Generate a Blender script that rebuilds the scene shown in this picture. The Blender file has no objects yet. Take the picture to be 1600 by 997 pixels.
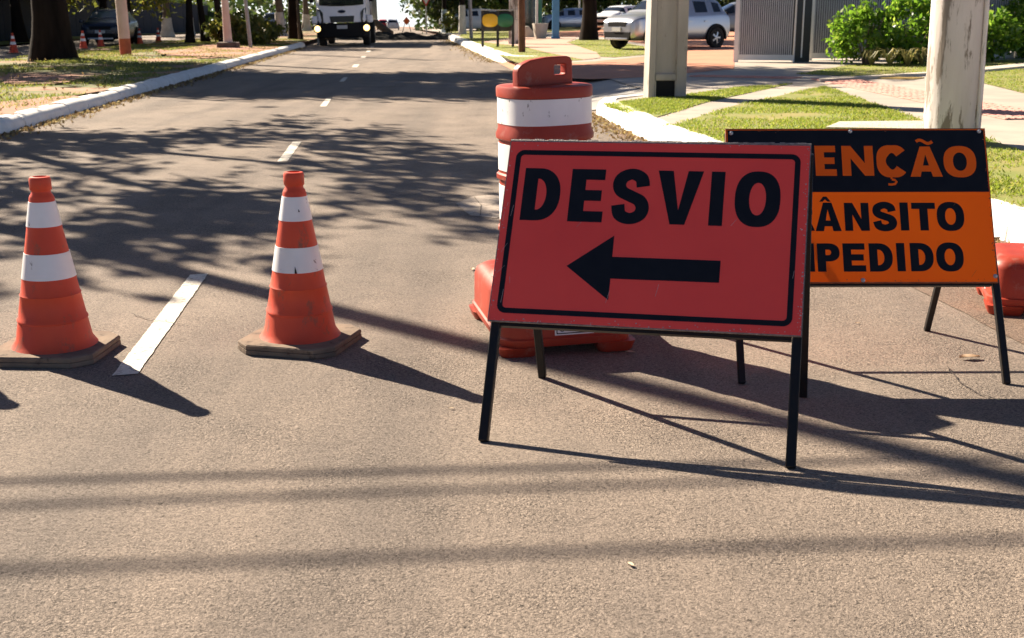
import bpy, bmesh, math, random
import numpy as np
from mathutils import Vector, Matrix, noise
random.seed(7); rng = np.random.default_rng(7)
R = math.radians; PI = math.pi
S = bpy.context.scene; COL = S.collection

# ---------------------------------------------------------------- camera, sky, sun
PITCH = math.atan(478.5 / 1900.0); CAMH = 1.33
cd = bpy.data.cameras.new('camera'); cam = bpy.data.objects.new('camera', cd); COL.objects.link(cam)
cam.location = (0, 0, CAMH); cam.rotation_euler = (PI / 2 - PITCH, 0, 0)
cd.sensor_width = 36; cd.lens = 36 * 1900 / 1600; cd.clip_start = .1; cd.clip_end = 3000
cd.dof.use_dof = True; cd.dof.focus_distance = 4.6; cd.dof.aperture_fstop = 9
S.camera = cam
SUN_EL = R(33.4); SUN_AZ = R(-45.3)          # azimuth measured from +Y towards +X
SD = Vector((math.sin(SUN_AZ) * math.cos(SUN_EL), math.cos(SUN_AZ) * math.cos(SUN_EL), math.sin(SUN_EL)))
W = bpy.data.worlds.new('World'); S.world = W; W.use_nodes = True
nt = W.node_tree; bg = nt.nodes['Background']; sky = nt.nodes.new('ShaderNodeTexSky')
sky.sky_type = 'NISHITA'; sky.sun_disc = False; sky.sun_elevation = SUN_EL; sky.sun_rotation = SUN_AZ % (2 * PI)
sky.dust_density = 1.0; sky.air_density = .45; sky.altitude = 1300
nt.links.new(sky.outputs[0], bg.inputs[0]); bg.inputs[1].default_value = .05
ld = bpy.data.lights.new('sun', 'SUN'); sun = bpy.data.objects.new('sun', ld); COL.objects.link(sun)
ld.energy = 5.0; ld.angle = R(.53); ld.color = (1, .87, .70)
sun.rotation_euler = (-SD).to_track_quat('-Z', 'Y').to_euler()
S.view_settings.view_transform = 'Standard'; S.view_settings.look = 'None'
S.view_settings.exposure = 1.6; S.view_settings.gamma = 1

# ---------------------------------------------------------------- ground heights
def dip(y): return 0 if y < 75 else -.0105 * (y - 75)
def zr(x, y): return .17 + .012 * (x - 2.62 + .09 * y) + dip(y)      # the verge side rises gently from the kerb
_cp, _sp = math.cos(PITCH), math.sin(PITCH)
def ray(px, py):
    a = (px - 800) / 1900; b = (py - 498.5) / 1900
    return Vector((a, _cp - b * _sp, -_sp - b * _cp))
def gr(px, py, z=0.):                                               # point of the flat ground seen at a photo pixel
    d = ray(px, py); t = (z - CAMH) / d.z; return Vector((d.x * t, d.y * t, z))
def up(px, py, z):
    g = gr(px, py); return Vector((g.x, g.y, z))
def vr(px, py, dz=0.):                                              # same on the verge plane
    d = ray(px, py); t = (.17 + dz - .012 * 2.62 - CAMH) / (d.z - .012 * (d.x + .09 * d.y))
    return Vector((d.x * t, d.y * t, CAMH + d.z * t))

# ---------------------------------------------------------------- materials
MATS = {}
def mat(name, col, col2=None, scale=8, rough=.6, metal=0, bump=0, bscale=60, spec=.5, fac=(.35, .65), detail=5, emit=None, spots=None, island=0, stretch=None, trans=0):
    m = bpy.data.materials.new(name); m.use_nodes = True; t = m.node_tree; N = t.nodes; L = t.links
    b = N['Principled BSDF']; b.inputs['Roughness'].default_value = rough; b.inputs['Metallic'].default_value = metal
    b.inputs['Specular IOR Level'].default_value = spec
    b.inputs['Base Color'].default_value = (*col, 1)
    tc = N.new('ShaderNodeTexCoord'); out = None
    oi = N.new('ShaderNodeObjectInfo'); of = N.new('ShaderNodeVectorMath'); of.operation = 'MULTIPLY_ADD'; of.inputs[1].default_value = (23, 17, 31)
    L.new(oi.outputs['Random'], of.inputs[0]); L.new(tc.outputs['Object'], of.inputs[2])          # every object gets its own wear
    mp = N.new('ShaderNodeMapping'); mp.inputs['Scale'].default_value = stretch or (1, 1, 1); L.new(of.outputs[0], mp.inputs['Vector'])
    class tc: outputs = {'Object': mp.outputs[0]}
    if col2:
        n = N.new('ShaderNodeTexNoise'); n.inputs['Scale'].default_value = scale; n.inputs['Detail'].default_value = detail
        L.new(tc.outputs['Object'], n.inputs['Vector'])
        r = N.new('ShaderNodeMapRange'); r.inputs[1].default_value = fac[0]; r.inputs[2].default_value = fac[1]
        L.new(n.outputs['Fac'], r.inputs[0])
        mx = N.new('ShaderNodeMix'); mx.data_type = 'RGBA'; mx.inputs[6].default_value = (*col, 1); mx.inputs[7].default_value = (*col2, 1)
        L.new(r.outputs[0], mx.inputs[0]); out = mx.outputs[2]
    if spots:                                                        # (colour, scale, threshold, width)
        sc, ss, th, wd = spots
        n = N.new('ShaderNodeTexNoise'); n.inputs['Scale'].default_value = ss; n.inputs['Detail'].default_value = 8; n.inputs['Roughness'].default_value = .7
        L.new(tc.outputs['Object'], n.inputs['Vector'])
        r = N.new('ShaderNodeMapRange'); r.inputs[1].default_value = th; r.inputs[2].default_value = th + wd; L.new(n.outputs['Fac'], r.inputs[0])
        mx = N.new('ShaderNodeMix'); mx.data_type = 'RGBA'; mx.inputs[7].default_value = (*sc, 1)
        if out: L.new(out, mx.inputs[6])
        else: mx.inputs[6].default_value = (*col, 1)
        L.new(r.outputs[0], mx.inputs[0]); out = mx.outputs[2]
    if island:
        g = N.new('ShaderNodeNewGeometry'); hs = N.new('ShaderNodeHueSaturation')
        r = N.new('ShaderNodeMapRange'); r.inputs[3].default_value = 1 - island; r.inputs[4].default_value = 1 + island
        L.new(g.outputs['Random Per Island'], r.inputs[0]); L.new(r.outputs[0], hs.inputs['Value'])
        if out: L.new(out, hs.inputs['Color'])
        else: hs.inputs['Color'].default_value = (*col, 1)
        out = hs.outputs[0]
    if out: L.new(out, b.inputs['Base Color'])
    if bump:
        n = N.new('ShaderNodeTexNoise'); n.inputs['Scale'].default_value = bscale; n.inputs['Detail'].default_value = 4
        L.new(tc.outputs['Object'], n.inputs['Vector'])
        bp = N.new('ShaderNodeBump'); bp.inputs['Strength'].default_value = bump; bp.inputs['Distance'].default_value = .01
        L.new(n.outputs['Fac'], bp.inputs['Height']); L.new(bp.outputs[0], b.inputs['Normal'])
    if emit:
        b.inputs['Emission Color'].default_value = (*emit[0], 1); b.inputs['Emission Strength'].default_value = emit[1]
    if trans:                                                        # sun let through the board, added to brighten its face
        tr = N.new('ShaderNodeBsdfTranslucent'); ms = N.new('ShaderNodeMixShader'); ms.inputs[0].default_value = trans
        if out: L.new(out, tr.inputs[0])
        else: tr.inputs[0].default_value = (*col, 1)
        L.new(b.outputs[0], ms.inputs[1]); L.new(tr.outputs[0], ms.inputs[2]); L.new(ms.outputs[0], N['Material Output'].inputs[0])
    MATS[name] = m; return m

def asphalt(name, c1, c2, c3, grain=1.):
    m = bpy.data.materials.new(name); m.use_nodes = True; t = m.node_tree; N = t.nodes; L = t.links
    b = N['Principled BSDF']; b.inputs['Roughness'].default_value = .85; b.inputs['Specular IOR Level'].default_value = .22
    tc = N.new('ShaderNodeTexCoord')
    def nz(s, d=4, rgh=.55):
        n = N.new('ShaderNodeTexNoise'); n.inputs['Scale'].default_value = s; n.inputs['Detail'].default_value = d
        n.inputs['Roughness'].default_value = rgh; L.new(tc.outputs['Object'], n.inputs['Vector']); return n.outputs['Fac']
    def rng_(x, a, c, o0=0, o1=1):
        r = N.new('ShaderNodeMapRange'); r.inputs[1].default_value = a; r.inputs[2].default_value = c
        r.inputs[3].default_value = o0; r.inputs[4].default_value = o1; L.new(x, r.inputs[0]); return r.outputs[0]
    def mix(f, a, c):
        x = N.new('ShaderNodeMix'); x.data_type = 'RGBA'; L.new(f, x.inputs[0])
        for i, v in ((6, a), (7, c)):
            if isinstance(v, tuple): x.inputs[i].default_value = (*v, 1)
            else: L.new(v, x.inputs[i])
        return x.outputs[2]
    base = mix(rng_(nz(.55, 6), .35, .68), c1, c2)
    base = mix(rng_(nz(2.3, 6, .65), .5, .78, 0, .55), base, c3)
    mp = N.new('ShaderNodeMapping'); mp.inputs['Scale'].default_value = (1, .07, 1); mp.inputs['Rotation'].default_value = (0, 0, .0925); L.new(tc.outputs['Object'], mp.inputs['Vector'])
    ns = N.new('ShaderNodeTexNoise'); ns.inputs['Scale'].default_value = 1.9; ns.inputs['Detail'].default_value = 5; L.new(mp.outputs[0], ns.inputs['Vector'])
    base = mix(rng_(ns.outputs['Fac'], .44, .66, 0, .65), base, c3)
    base = mix(rng_(nz(.9, 7, .72), .62, .72, 0, .5), base, tuple(v * .72 for v in c3))
    def ma(op, x, y, z=None):
        q = N.new('ShaderNodeMath'); q.operation = op
        for i, v in enumerate((x, y, z)):
            if v is None: continue
            if isinstance(v, (int, float)): q.inputs[i].default_value = v
            else: L.new(v, q.inputs[i])
        return q.outputs[0]
    wn = N.new('ShaderNodeTexNoise'); wn.inputs['Scale'].default_value = 60; L.new(tc.outputs['Object'], wn.inputs['Vector'])
    va = N.new('ShaderNodeVectorMath'); va.operation = 'MULTIPLY_ADD'; va.inputs[1].default_value = (.012, .012, .012); L.new(wn.outputs['Color'], va.inputs[0]); L.new(tc.outputs['Object'], va.inputs[2])
    def vor(sc):
        v = N.new('ShaderNodeTexVoronoi'); v.inputs['Scale'].default_value = sc; L.new(va.outputs[0], v.inputs['Vector'])
        sp = N.new('ShaderNodeSeparateColor'); L.new(v.outputs['Color'], sp.inputs[0]); return v.outputs['Distance'], sp.outputs[0], sp.outputs[1]
    d1, r1, q1 = vor(105 * grain); d2, r2, q2 = vor(230 * grain)
    coarse = rng_(nz(1.5, 6, .68), .44, .66, .10, 1)                  # rougher worn patches
    chip = ma('MULTIPLY', coarse, rng_(r1, .45, .8, 0, 1))           # only some stones stand proud
    bright = rng_(r2, 0, 1, .66, 1.30)
    bright = ma('MULTIPLY', bright, ma('MULTIPLY_ADD', chip, rng_(q1, 0, 1, -.18, .30), 1.0))
    crev = ma('MULTIPLY', rng_(nz(70 * grain, 6, .82), .37, .44, 1, 0), rng_(coarse, 0, 1, .50, .95))
    crev = ma('MAXIMUM', crev, ma('MULTIPLY', rng_(d1, .54, .70, 0, .45), coarse))
    pits = rng_(nz(34 * grain, 4, .75), .295, .335, .85, 0); crev = ma('MAXIMUM', crev, pits)
    val = ma('MULTIPLY', bright, ma('SUBTRACT', 1.04, crev))  # shade of crevices and pits painted into the colour, besides the relief
    hs = N.new('ShaderNodeHueSaturation'); L.new(base, hs.inputs['Color']); L.new(val, hs.inputs['Value'])
    L.new(hs.outputs[0], b.inputs['Base Color'])
    # relief: proud stones, fine aggregate, pits and slow waves
    h = ma('MULTIPLY', chip, ma('MULTIPLY_ADD', d1, -1.3, 1.5))
    h = ma('MULTIPLY_ADD', ma('MULTIPLY_ADD', d2, -.9, r2), .40, h)
    h = ma('MULTIPLY_ADD', crev, -1.6, h)
    h = ma('MULTIPLY_ADD', nz(260, 3, .75), 1.5, h)
    h = ma('MULTIPLY_ADD', nz(7, 3), 2., h)
    bp = N.new('ShaderNodeBump'); bp.inputs['Strength'].default_value = .8; bp.inputs['Distance'].default_value = .0052
    L.new(h, bp.inputs['Height']); L.new(bp.outputs[0], b.inputs['Normal'])
    MATS[name] = m; return m

def leafmat(name, c1, c2, c3=None, trans=.4, rough=.45):
    m = bpy.data.materials.new(name); m.use_nodes = True; t = m.node_tree; N = t.nodes; L = t.links
    b = N['Principled BSDF']; b.inputs['Roughness'].default_value = rough
    g = N.new('ShaderNodeNewGeometry'); cr = N.new('ShaderNodeValToRGB'); e = cr.color_ramp.elements
    e[0].color = (*c1, 1); e[1].color = (*c2, 1)
    if c3: x = e.new(.8); x.color = (*c2, 1); e[2].color = (*c3, 1)
    L.new(g.outputs['Random Per Island'], cr.inputs[0]); L.new(cr.outputs[0], b.inputs['Base Color'])
    tr = N.new('ShaderNodeBsdfTranslucent'); hs = N.new('ShaderNodeHueSaturation'); hs.inputs['Value'].default_value = 1.6
    L.new(cr.outputs[0], hs.inputs['Color']); L.new(hs.outputs[0], tr.inputs[0])
    mx = N.new('ShaderNodeMixShader'); mx.inputs[0].default_value = trans
    L.new(b.outputs[0], mx.inputs[1]); L.new(tr.outputs[0], mx.inputs[2]); L.new(mx.outputs[0], N['Material Output'].inputs[0])
    MATS[name] = m; return m

asphalt('asphalt', (.315, .252, .200), (.262, .212, .172), (.172, .143, .121))
asphalt('asphalt_old', (.27, .20, .152), (.21, .158, .122), (.30, .18, .12), 1.1)
asphalt('asphalt_left', (.30, .25, .205), (.26, .215, .18), (.22, .18, .15))
mat('lane_paint', (.74, .69, .585), (.62, .56, .46), 14, .75, bump=.35, bscale=150, spots=((.32, .26, .2), 38, .535, .07))
mat('kerb_paint', (.86, .84, .80), (.78, .75, .70), 5, .8, bump=.3, bscale=40, spots=((.33, .26, .2), 7, .62, .10))
mat('kerb_core', (.35, .31, .27), (.25, .2, .17), 6, .85)
mat('concrete', (.44, .38, .31), (.35, .30, .25), 1.6, .85, bump=.25, bscale=60, spots=((.24, .19, .15), 3.5, .60, .15))
mat('concrete_pale', (.56, .50, .41), (.47, .41, .33), 2.2, .85, bump=.2, bscale=60)
mat('concrete_grey', (.36, .34, .31), (.29, .27, .25), 1.3, .85, bump=.2, bscale=50)
mat('soil', (.36, .17, .095), (.25, .12, .07), 3, .95, bump=.5, bscale=30)
mat('bare_soil', (.42, .20, .125), (.34, .155, .095), 1.5, .95, bump=.5, bscale=25, spots=((.18, .12, .06), 3, .55, .08))
mat('red_paving', (.56, .245, .14), (.46, .20, .115), 1.4, .9, bump=.3, bscale=24, spots=((.36, .17, .10), 5, .56, .12))
mat('pink_paving', (.52, .33, .24), (.45, .28, .20), 2.0, .9, bump=.2, bscale=30)
mat('tactile', (.52, .25, .20), (.58, .33, .27), 8, .85)
mat('tactile_yellow', (.55, .42, .15), (.50, .36, .14), 8, .85)
mat('lawn_soil', (.17, .20, .035), (.27, .23, .07), 2.2, .95, bump=.5, bscale=50)
mat('median_soil', (.12, .13, .03), (.40, .19, .115), .55, .95, bump=.5, bscale=25, fac=(.46, .60), spots=((.20, .13, .08), 1.6, .58, .08))
mat('orange_plastic', (.70, .088, .036), (.60, .07, .032), 7, .5, bump=.10, bscale=30, spec=.3, stretch=(1, 1, .6), spots=((.30, .10, .06), 15, .56, .12))
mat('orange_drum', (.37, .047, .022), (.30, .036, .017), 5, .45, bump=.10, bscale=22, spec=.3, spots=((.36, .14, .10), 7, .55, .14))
mat('orange_pale', (.70, .19, .09), (.60, .13, .06), 4, .5, bump=.06, bscale=22, spots=((.45, .2, .13), 7, .6, .1))
mat('white_sheet', (.88, .87, .86), (.78, .77, .75), 7, .38, bump=.12, bscale=9, stretch=(1, 1, .5), spots=((.30, .27, .25), 24, .625, .03))
mat('dusty_rubber', (.24, .18, .13), (.16, .12, .09), 9, .9, bump=.3, bscale=60, spec=.2, spots=((.09, .07, .055), 18, .58, .08))
mat('sign_red', (.97, .088, .070), (.88, .072, .062), 1.6, .45, spec=.25, spots=((.70, .30, .27), 60, .72, .03))
mat('sign_orange', (.98, .145, .003), (.94, .130, .003), 2.5, .45, spec=.2, trans=.085)
mat('print_black', (.007, .008, .012), (.010, .011, .015), 20, .45, spec=.22)
mat('print_orange', (.98, .135, .003), None, rough=.45, spec=.25)
mat('worn_edge', (.30, .26, .24), (.16, .13, .12), 60, .7, bump=.6, bscale=200, spots=((.6, .56, .52), 90, .6, .05))
mat('edge_orange', (.38, .12, .04), (.20, .07, .03), 40, .7)
mat('black_steel', (.008, .009, .010), (.016, .012, .010), 26, .45, spec=.3, spots=((.10, .05, .03), 60, .68, .05))
mat('bolt', (.55, .54, .52), None, rough=.35, metal=.8)
mat('pole_paint', (.76, .70, .67), (.58, .51, .47), 3.5, .85, bump=.7, bscale=16, stretch=(1, 1, .16), spots=((.25, .205, .17), 9, .505, .05))
mat('pole_red', (.66, .54, .47), (.58, .45, .38), 2.5, .8)
mat('red_dirt', (.40, .13, .06), (.32, .10, .05), 6, .9)
mat('concrete_post', (.46, .41, .35), (.35, .31, .26), 3.0, .85, bump=.4, bscale=45, stretch=(1, 1, .3), spots=((.18, .15, .12), 7, .60, .06))
mat('wood', (.16, .065, .03), (.11, .045, .022), 6, .8)
mat('bark', (.024, .017, .013), (.012, .009, .007), 5, .95, bump=1.0, bscale=16, spec=.1, stretch=(1, 1, .2))
mat('bark_grey', (.16, .12, .09), (.10, .075, .06), 5, .95, bump=.8, bscale=16)
mat('whitewash', (.66, .62, .58), (.52, .48, .44), 4, .9, bump=.3, bscale=20)
mat('bluewash', (.40, .47, .52), (.33, .40, .46), 4, .9)
mat('galvanised', (.36, .35, .34), (.28, .27, .26), 8, .5, metal=.4)
mat('fence_slat', (.50, .51, .52), (.43, .44, .45), 3, .5)
mat('fence_frame', (.80, .80, .76), (.72, .72, .68), 3, .55)
mat('fence_dark', (.028, .031, .035), None, rough=.5)
mat('hoarding', (.008, .014, .034), (.011, .018, .042), 2, .7, spec=.2)
mat('blue_paint', (.07, .25, .48), (.06, .21, .42), 5, .5)
mat('green_paint', (.03, .16, .11), None, rough=.5)
mat('white_wall', (.74, .72, .68), (.66, .64, .60), 2, .85)
mat('yellow_bin', (.88, .48, .02), None, rough=.35)
mat('green_bin', (.03, .17, .075), None, rough=.4)
mat('dark_frame', (.025, .02, .016), None, rough=.5)
mat('brick', (.34, .15, .08), (.26, .11, .06), 10, .85, bump=.3)
mat('tar', (.010, .010, .011), (.018, .017, .016), 6, .9, bump=.6, bscale=8, spec=.1)
mat('silver_paint', (.50, .51, .53), None, rough=.28, metal=.75)
mat('white_car', (.74, .75, .77), None, rough=.22)
mat('grey_car', (.20, .21, .22), None, rough=.28, metal=.5)
mat('blue_car', (.28, .36, .48), None, rough=.25, metal=.4)
mat('navy_car', (.012, .018, .038), None, rough=.22)
mat('red_car', (.45, .03, .02), None, rough=.3)
mat('truck_white', (.86, .87, .90), (.80, .81, .84), 3, .3)
mat('glass', (.012, .016, .022), None, rough=.06, spec=.8)
mat('glass_pale', (.05, .075, .09), None, rough=.08, spec=.8)
mat('black_plastic', (.005, .005, .006), None, rough=.55, spec=.2)
mat('grille_dark', (.02, .025, .022), None, rough=.4)
mat('tyre', (.015, .014, .013), (.03, .022, .016), 20, .85)
mat('rim', (.50, .50, .51), None, rough=.3, metal=.7)
mat('lamp_glass', (.75, .77, .78), None, rough=.12)
mat('lamp_lit', (.9, .8, .5), None, rough=.3, emit=((1, .60, .20), 1.5))
mat('lamp_lit_white', (.9, .9, .8), None, rough=.3, emit=((1, .92, .6), 3))
mat('tail_red', (.45, .015, .01), None, rough=.25)
mat('plate', (.48, .48, .47), None, rough=.5)
mat('sign_white', (.75, .75, .74), None, rough=.5)
mat('sign_redpaint', (.55, .02, .02), None, rough=.5)
mat('sign_dayglo', (.85, .16, .03), None, rough=.5)
mat('crack', (.06, .045, .035), None, rough=.9)
mat('patch_pale', (.43, .355, .285), (.36, .295, .24), 9, .9, bump=.6, bscale=120, spots=((.26, .21, .17), 30, .52, .1))
mat('chip', (.62, .48, .46), (.42, .30, .29), 30, .8)
mat('dry_leaf', (.62, .50, .34), (.46, .32, .19), 30, .8)
leafmat('leaf_dark', (.018, .034, .010), (.045, .075, .016), (.11, .12, .02), .35)
leafmat('leaf_mid', (.035, .07, .012), (.085, .13, .022), (.17, .16, .03), .45)
leafmat('leaf_yellow', (.07, .09, .015), (.14, .15, .025), (.24, .19, .04), .5)
leafmat('leaf_glossy', (.07, .15, .012), (.14, .25, .02), (.30, .38, .06), .55, .3)
leafmat('leaf_straw', (.20, .19, .06), (.34, .28, .11), (.14, .18, .04), .4)
leafmat('grass_blade', (.14, .20, .022), (.25, .29, .04), (.38, .33, .09), .45, .6)
leafmat('grass_blade_dry', (.10, .13, .022), (.22, .23, .05), (.34, .29, .10), .45, .6)
leafmat('litter', (.16, .105, .055), (.30, .21, .09), (.52, .44, .20), .2, .8)

# ---------------------------------------------------------------- helpers
class MB:
    def __init__(s): s.v = []; s.f = []
    def add(s, vs, fs, M=None):
        k = len(s.v)
        s.v += [tuple(M @ Vector(v)) if M else tuple(v) for v in vs]
        s.f += [tuple(i + k for i in f) for f in fs]; return s
    def box(s, x0, x1, y0, y1, z0, z1, M=None):
        return s.add([(x0,y0,z0),(x1,y0,z0),(x1,y1,z0),(x0,y1,z0),(x0,y0,z1),(x1,y0,z1),(x1,y1,z1),(x0,y1,z1)],
                     [(3,2,1,0),(4,5,6,7),(0,1,5,4),(1,2,6,5),(2,3,7,6),(3,0,4,7)], M)
    def beam(s, p0, p1, w, d, side):                                 # box bar from p0 to p1, w along side, d across
        p0, p1, side = Vector(p0), Vector(p1), Vector(side); ax = (p1 - p0).normalized()
        a = (side - ax * side.dot(ax)).normalized(); c = ax.cross(a)
        q = [p + a * i * w / 2 + c * j * d / 2 for p in (p0, p1) for i, j in ((-1,-1),(1,-1),(1,1),(-1,1))]
        return s.add(q, [(3,2,1,0),(4,5,6,7),(0,1,5,4),(1,2,6,5),(2,3,7,6),(3,0,4,7)])
    def tube(s, pts, rad, seg=10, cap=True):
        pts = [Vector(p) for p in pts]; n = len(pts); rad = rad if hasattr(rad, '__len__') else [rad] * n
        k = len(s.v); prev = None
        for i, p in enumerate(pts):
            ax = (pts[min(i + 1, n - 1)] - pts[max(i - 1, 0)]).normalized()
            ref = prev if prev else (Vector((1, 0, 0)) if abs(ax.x) < .8 else Vector((0, 1, 0)))
            a = (ref - ax * ref.dot(ax)).normalized(); prev = a; b = ax.cross(a)
            for j in range(seg):
                t = 2 * PI * j / seg; s.v.append(tuple(p + (a * math.cos(t) + b * math.sin(t)) * rad[i]))
        for i in range(n - 1):
            for j in range(seg):
                s.f.append((k+i*seg+j, k+i*seg+(j+1)%seg, k+(i+1)*seg+(j+1)%seg, k+(i+1)*seg+j))
        if cap:
            s.f.append(tuple(k + j for j in range(seg))[::-1]); s.f.append(tuple(k + (n-1)*seg + j for j in range(seg)))
        return s
    def loft(s, rings, close=True, cap=True):
        k = len(s.v); m = len(rings[0])
        for r in rings: s.v += [tuple(p) for p in r]
        for i in range(len(rings) - 1):
            for j in range(m if close else m - 1):
                s.f.append((k+i*m+j, k+i*m+(j+1)%m, k+(i+1)*m+(j+1)%m, k+(i+1)*m+j))
        if cap:
            s.f.append(tuple(k + j for j in range(m))[::-1]); s.f.append(tuple(k+(len(rings)-1)*m+j for j in range(m)))
        return s
    def lathe(s, prof, seg=32, c=(0, 0), cap=True):
        return s.loft([[(c[0]+r*math.cos(2*PI*j/seg), c[1]+r*math.sin(2*PI*j/seg), z) for j in range(seg)] for r, z in prof], True, cap)
    def build(s, name, m, parent=None, smooth=False, world=False):
        me = bpy.data.meshes.new(name); v = s.v
        if world and parent:
            l = parent.location; v = [(a[0]-l.x, a[1]-l.y, a[2]-l.z) for a in v]
        me.from_pydata(v, [], s.f); return link(name, me, m, parent, smooth)
def link(name, me, m, parent=None, smooth=False):
    if m: me.materials.append(MATS[m] if isinstance(m, str) else m)
    if smooth is True: me.polygons.foreach_set('use_smooth', [True] * len(me.polygons))
    elif smooth: me.set_sharp_from_angle(angle=R(smooth)) if hasattr(me, 'set_sharp_from_angle') else None
    o = bpy.data.objects.new(name, me); COL.objects.link(o)
    if parent: o.parent = parent
    return o
def fixn(o):
    bm = bmesh.new(); bm.from_mesh(o.data); bmesh.ops.recalc_face_normals(bm, faces=bm.faces); bm.to_mesh(o.data); bm.free(); return o
def smooth(o, ang=35):
    o.data.polygons.foreach_set('use_smooth', [True] * len(o.data.polygons)); o.data.set_sharp_from_angle(angle=R(ang)); return o
def bevel(o, w=.004, seg=2):
    bm = bmesh.new(); bm.from_mesh(o.data); bmesh.ops.recalc_face_normals(bm, faces=bm.faces)
    ed = [e for e in bm.edges if len(e.link_faces) == 2 and e.calc_face_angle(0) > .5]
    bmesh.ops.bevel(bm, geom=ed, offset=w, segments=seg, affect='EDGES', profile=.5, clamp_overlap=True)
    bm.to_mesh(o.data); bm.free(); return smooth(o, 40)
def tag(o, label=None, cat=None, group=None, kind=None):
    for k, v in (('label', label), ('category', cat), ('group', group), ('kind', kind)):
        if v: o[k] = v
    return o
def empty(name, loc, label, cat, group=None, rz=0):
    o = bpy.data.objects.new(name, None); COL.objects.link(o); o.location = loc; o.rotation_euler.z = rz; o.empty_display_size = .2
    return tag(o, label, cat, group)
def copy_tree(o, parent=None):
    c = o.copy(); COL.objects.link(c); c.parent = parent
    for ch in [x for x in COL.objects if x.parent == o]: copy_tree(ch, c)
    return c
def curve2d(loops, depth, bev=0.):                                   # filled outline with holes, extruded: mesh in the xy plane
    cu = bpy.data.curves.new('outline', 'CURVE'); cu.dimensions = '2D'; cu.fill_mode = 'BOTH'; cu.extrude = depth / 2; cu.bevel_depth = bev; cu.bevel_resolution = 2
    for lp in loops:
        sp = cu.splines.new('POLY'); sp.points.add(len(lp) - 1); sp.use_cyclic_u = True
        for p, q in zip(sp.points, lp): p.co = (q[0], q[1], 0, 1)
    o = bpy.data.objects.new('outline', cu); COL.objects.link(o)
    bpy.context.view_layer.update()
    me = bpy.data.meshes.new_from_object(o.evaluated_get(bpy.context.evaluated_depsgraph_get()))
    bpy.data.objects.remove(o); bpy.data.curves.remove(cu); return me
def np_mesh(name, v, quads):
    me = bpy.data.meshes.new(name); n, k = quads.shape
    me.vertices.add(len(v)); me.vertices.foreach_set('co', np.asarray(v, np.float32).ravel())
    me.loops.add(n * k); me.loops.foreach_set('vertex_index', quads.astype(np.int32).ravel())
    me.polygons.add(n); me.polygons.foreach_set('loop_start', np.arange(0, n * k, k, dtype=np.int32))
    me.update(); me.validate(); return me
def leaves(name, cen, size, aspect=.5, up=0., fold=.25):              # one folded leaf face at each centre
    n = len(cen); size = np.broadcast_to(np.asarray(size, float), (n,)) * rng.uniform(.65, 1.3, n)
    a = rng.normal(size=(n, 3)); a[:, 2] += up; a /= np.linalg.norm(a, axis=1, keepdims=True)
    b = rng.normal(size=(n, 3)); b -= a * (a * b).sum(1, keepdims=True); b /= np.linalg.norm(b, axis=1, keepdims=True); c = np.cross(a, b)
    L_ = size[:, None]; w = L_ * aspect / 2
    v = np.stack([cen - a * L_ / 2, cen + b * w + c * w * fold - a * L_ * .05, cen + a * L_ / 2, cen - b * w + c * w * fold - a * L_ * .05], 1).reshape(-1, 3)
    return np_mesh(name, v, np.arange(4 * n).reshape(n, 4))
def blades(name, pts, h, lean=.5, w=.006):
    n = len(pts); h = h * rng.uniform(.5, 1.3, n); th = rng.uniform(0, 2 * PI, n); d = np.stack([np.cos(th), np.sin(th), 0 * th], 1)
    t2 = rng.uniform(0, 2 * PI, n); ln = np.stack([np.cos(t2), np.sin(t2), 0 * t2], 1) * (lean * h * rng.uniform(.2, 1.4, n))[:, None]
    z = np.array([0, 0, 1.]); ww = (w * rng.uniform(.6, 1.5, n))[:, None]
    v = np.stack([pts - d * ww, pts + d * ww, pts + ln + z * h[:, None]], 1).reshape(-1, 3)
    return np_mesh(name, v, np.arange(3 * n).reshape(n, 3))
def in_poly(poly, n):
    p = np.array([(q[0], q[1]) for q in poly]); lo, hi = p.min(0), p.max(0); out = []
    while sum(map(len, out)) < n:
        c = rng.uniform(lo, hi, (n * 2, 2)); ins = np.zeros(len(c), bool); j = len(p) - 1
        for i in range(len(p)):
            cond = ((p[i,1] > c[:,1]) != (p[j,1] > c[:,1])) & (c[:,0] < (p[j,0]-p[i,0]) * (c[:,1]-p[i,1]) / (p[j,1]-p[i,1] + 1e-12) + p[i,0])
            ins ^= cond; j = i
        out.append(c[ins])
    return np.concatenate(out)[:n]
def sheet(name, pts, m, kind='structure', label=None):
    b = MB(); b.add(pts, [tuple(range(len(pts)))]); o = fixn(b.build(name, m)); 
    if o.data.polygons[0].normal.z < 0: o.data.flip_normals()
    return tag(o, label, kind=kind)

# ---------------------------------------------------------------- the setting
YS = [-12, 0, 5, 10, 13.66, 17, 21.2, 27, 34, 42, 51.3, 62, 75, 100, 140, 200, 300, 600]
def interp(tab, y):
    for (y0, x0), (y1, x1) in zip(tab, tab[1:]):
        if y <= y1: return x0 + (x1 - x0) * (y - y0) / (y1 - y0)
    (y0, x0), (y1, x1) = tab[-2:]; return x0 + (x1 - x0) * (y - y0) / (y1 - y0)
KL = [(-12, -4.2), (0, -4.75), (5, -5.08), (13.66, -5.715), (21.2, -6.254), (51.3, -8.44), (75, -10.6), (600, -58)]
KR = [(-12, 6.6), (0, 4.9), (5.2, 3.6), (7.17, 2.95), (10.5, 1.78), (13.1, 1.44), (16.67, 1.12), (34.6, -.42), (63.6, -3.23), (75, -4.3), (600, -52)]
def strip(name, xl, xr, m, z, ys=YS, kind='structure'):
    b = MB()
    for y in ys:
        l, r = xl(y), xr(y)
        b.v += [(l, y, z(l, y)), (r, y, z(r, y))]
    for i in range(len(ys) - 1): b.f.append((2*i, 2*i+1, 2*i+3, 2*i+2))
    return tag(b.build(name, m), kind=kind)
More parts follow.
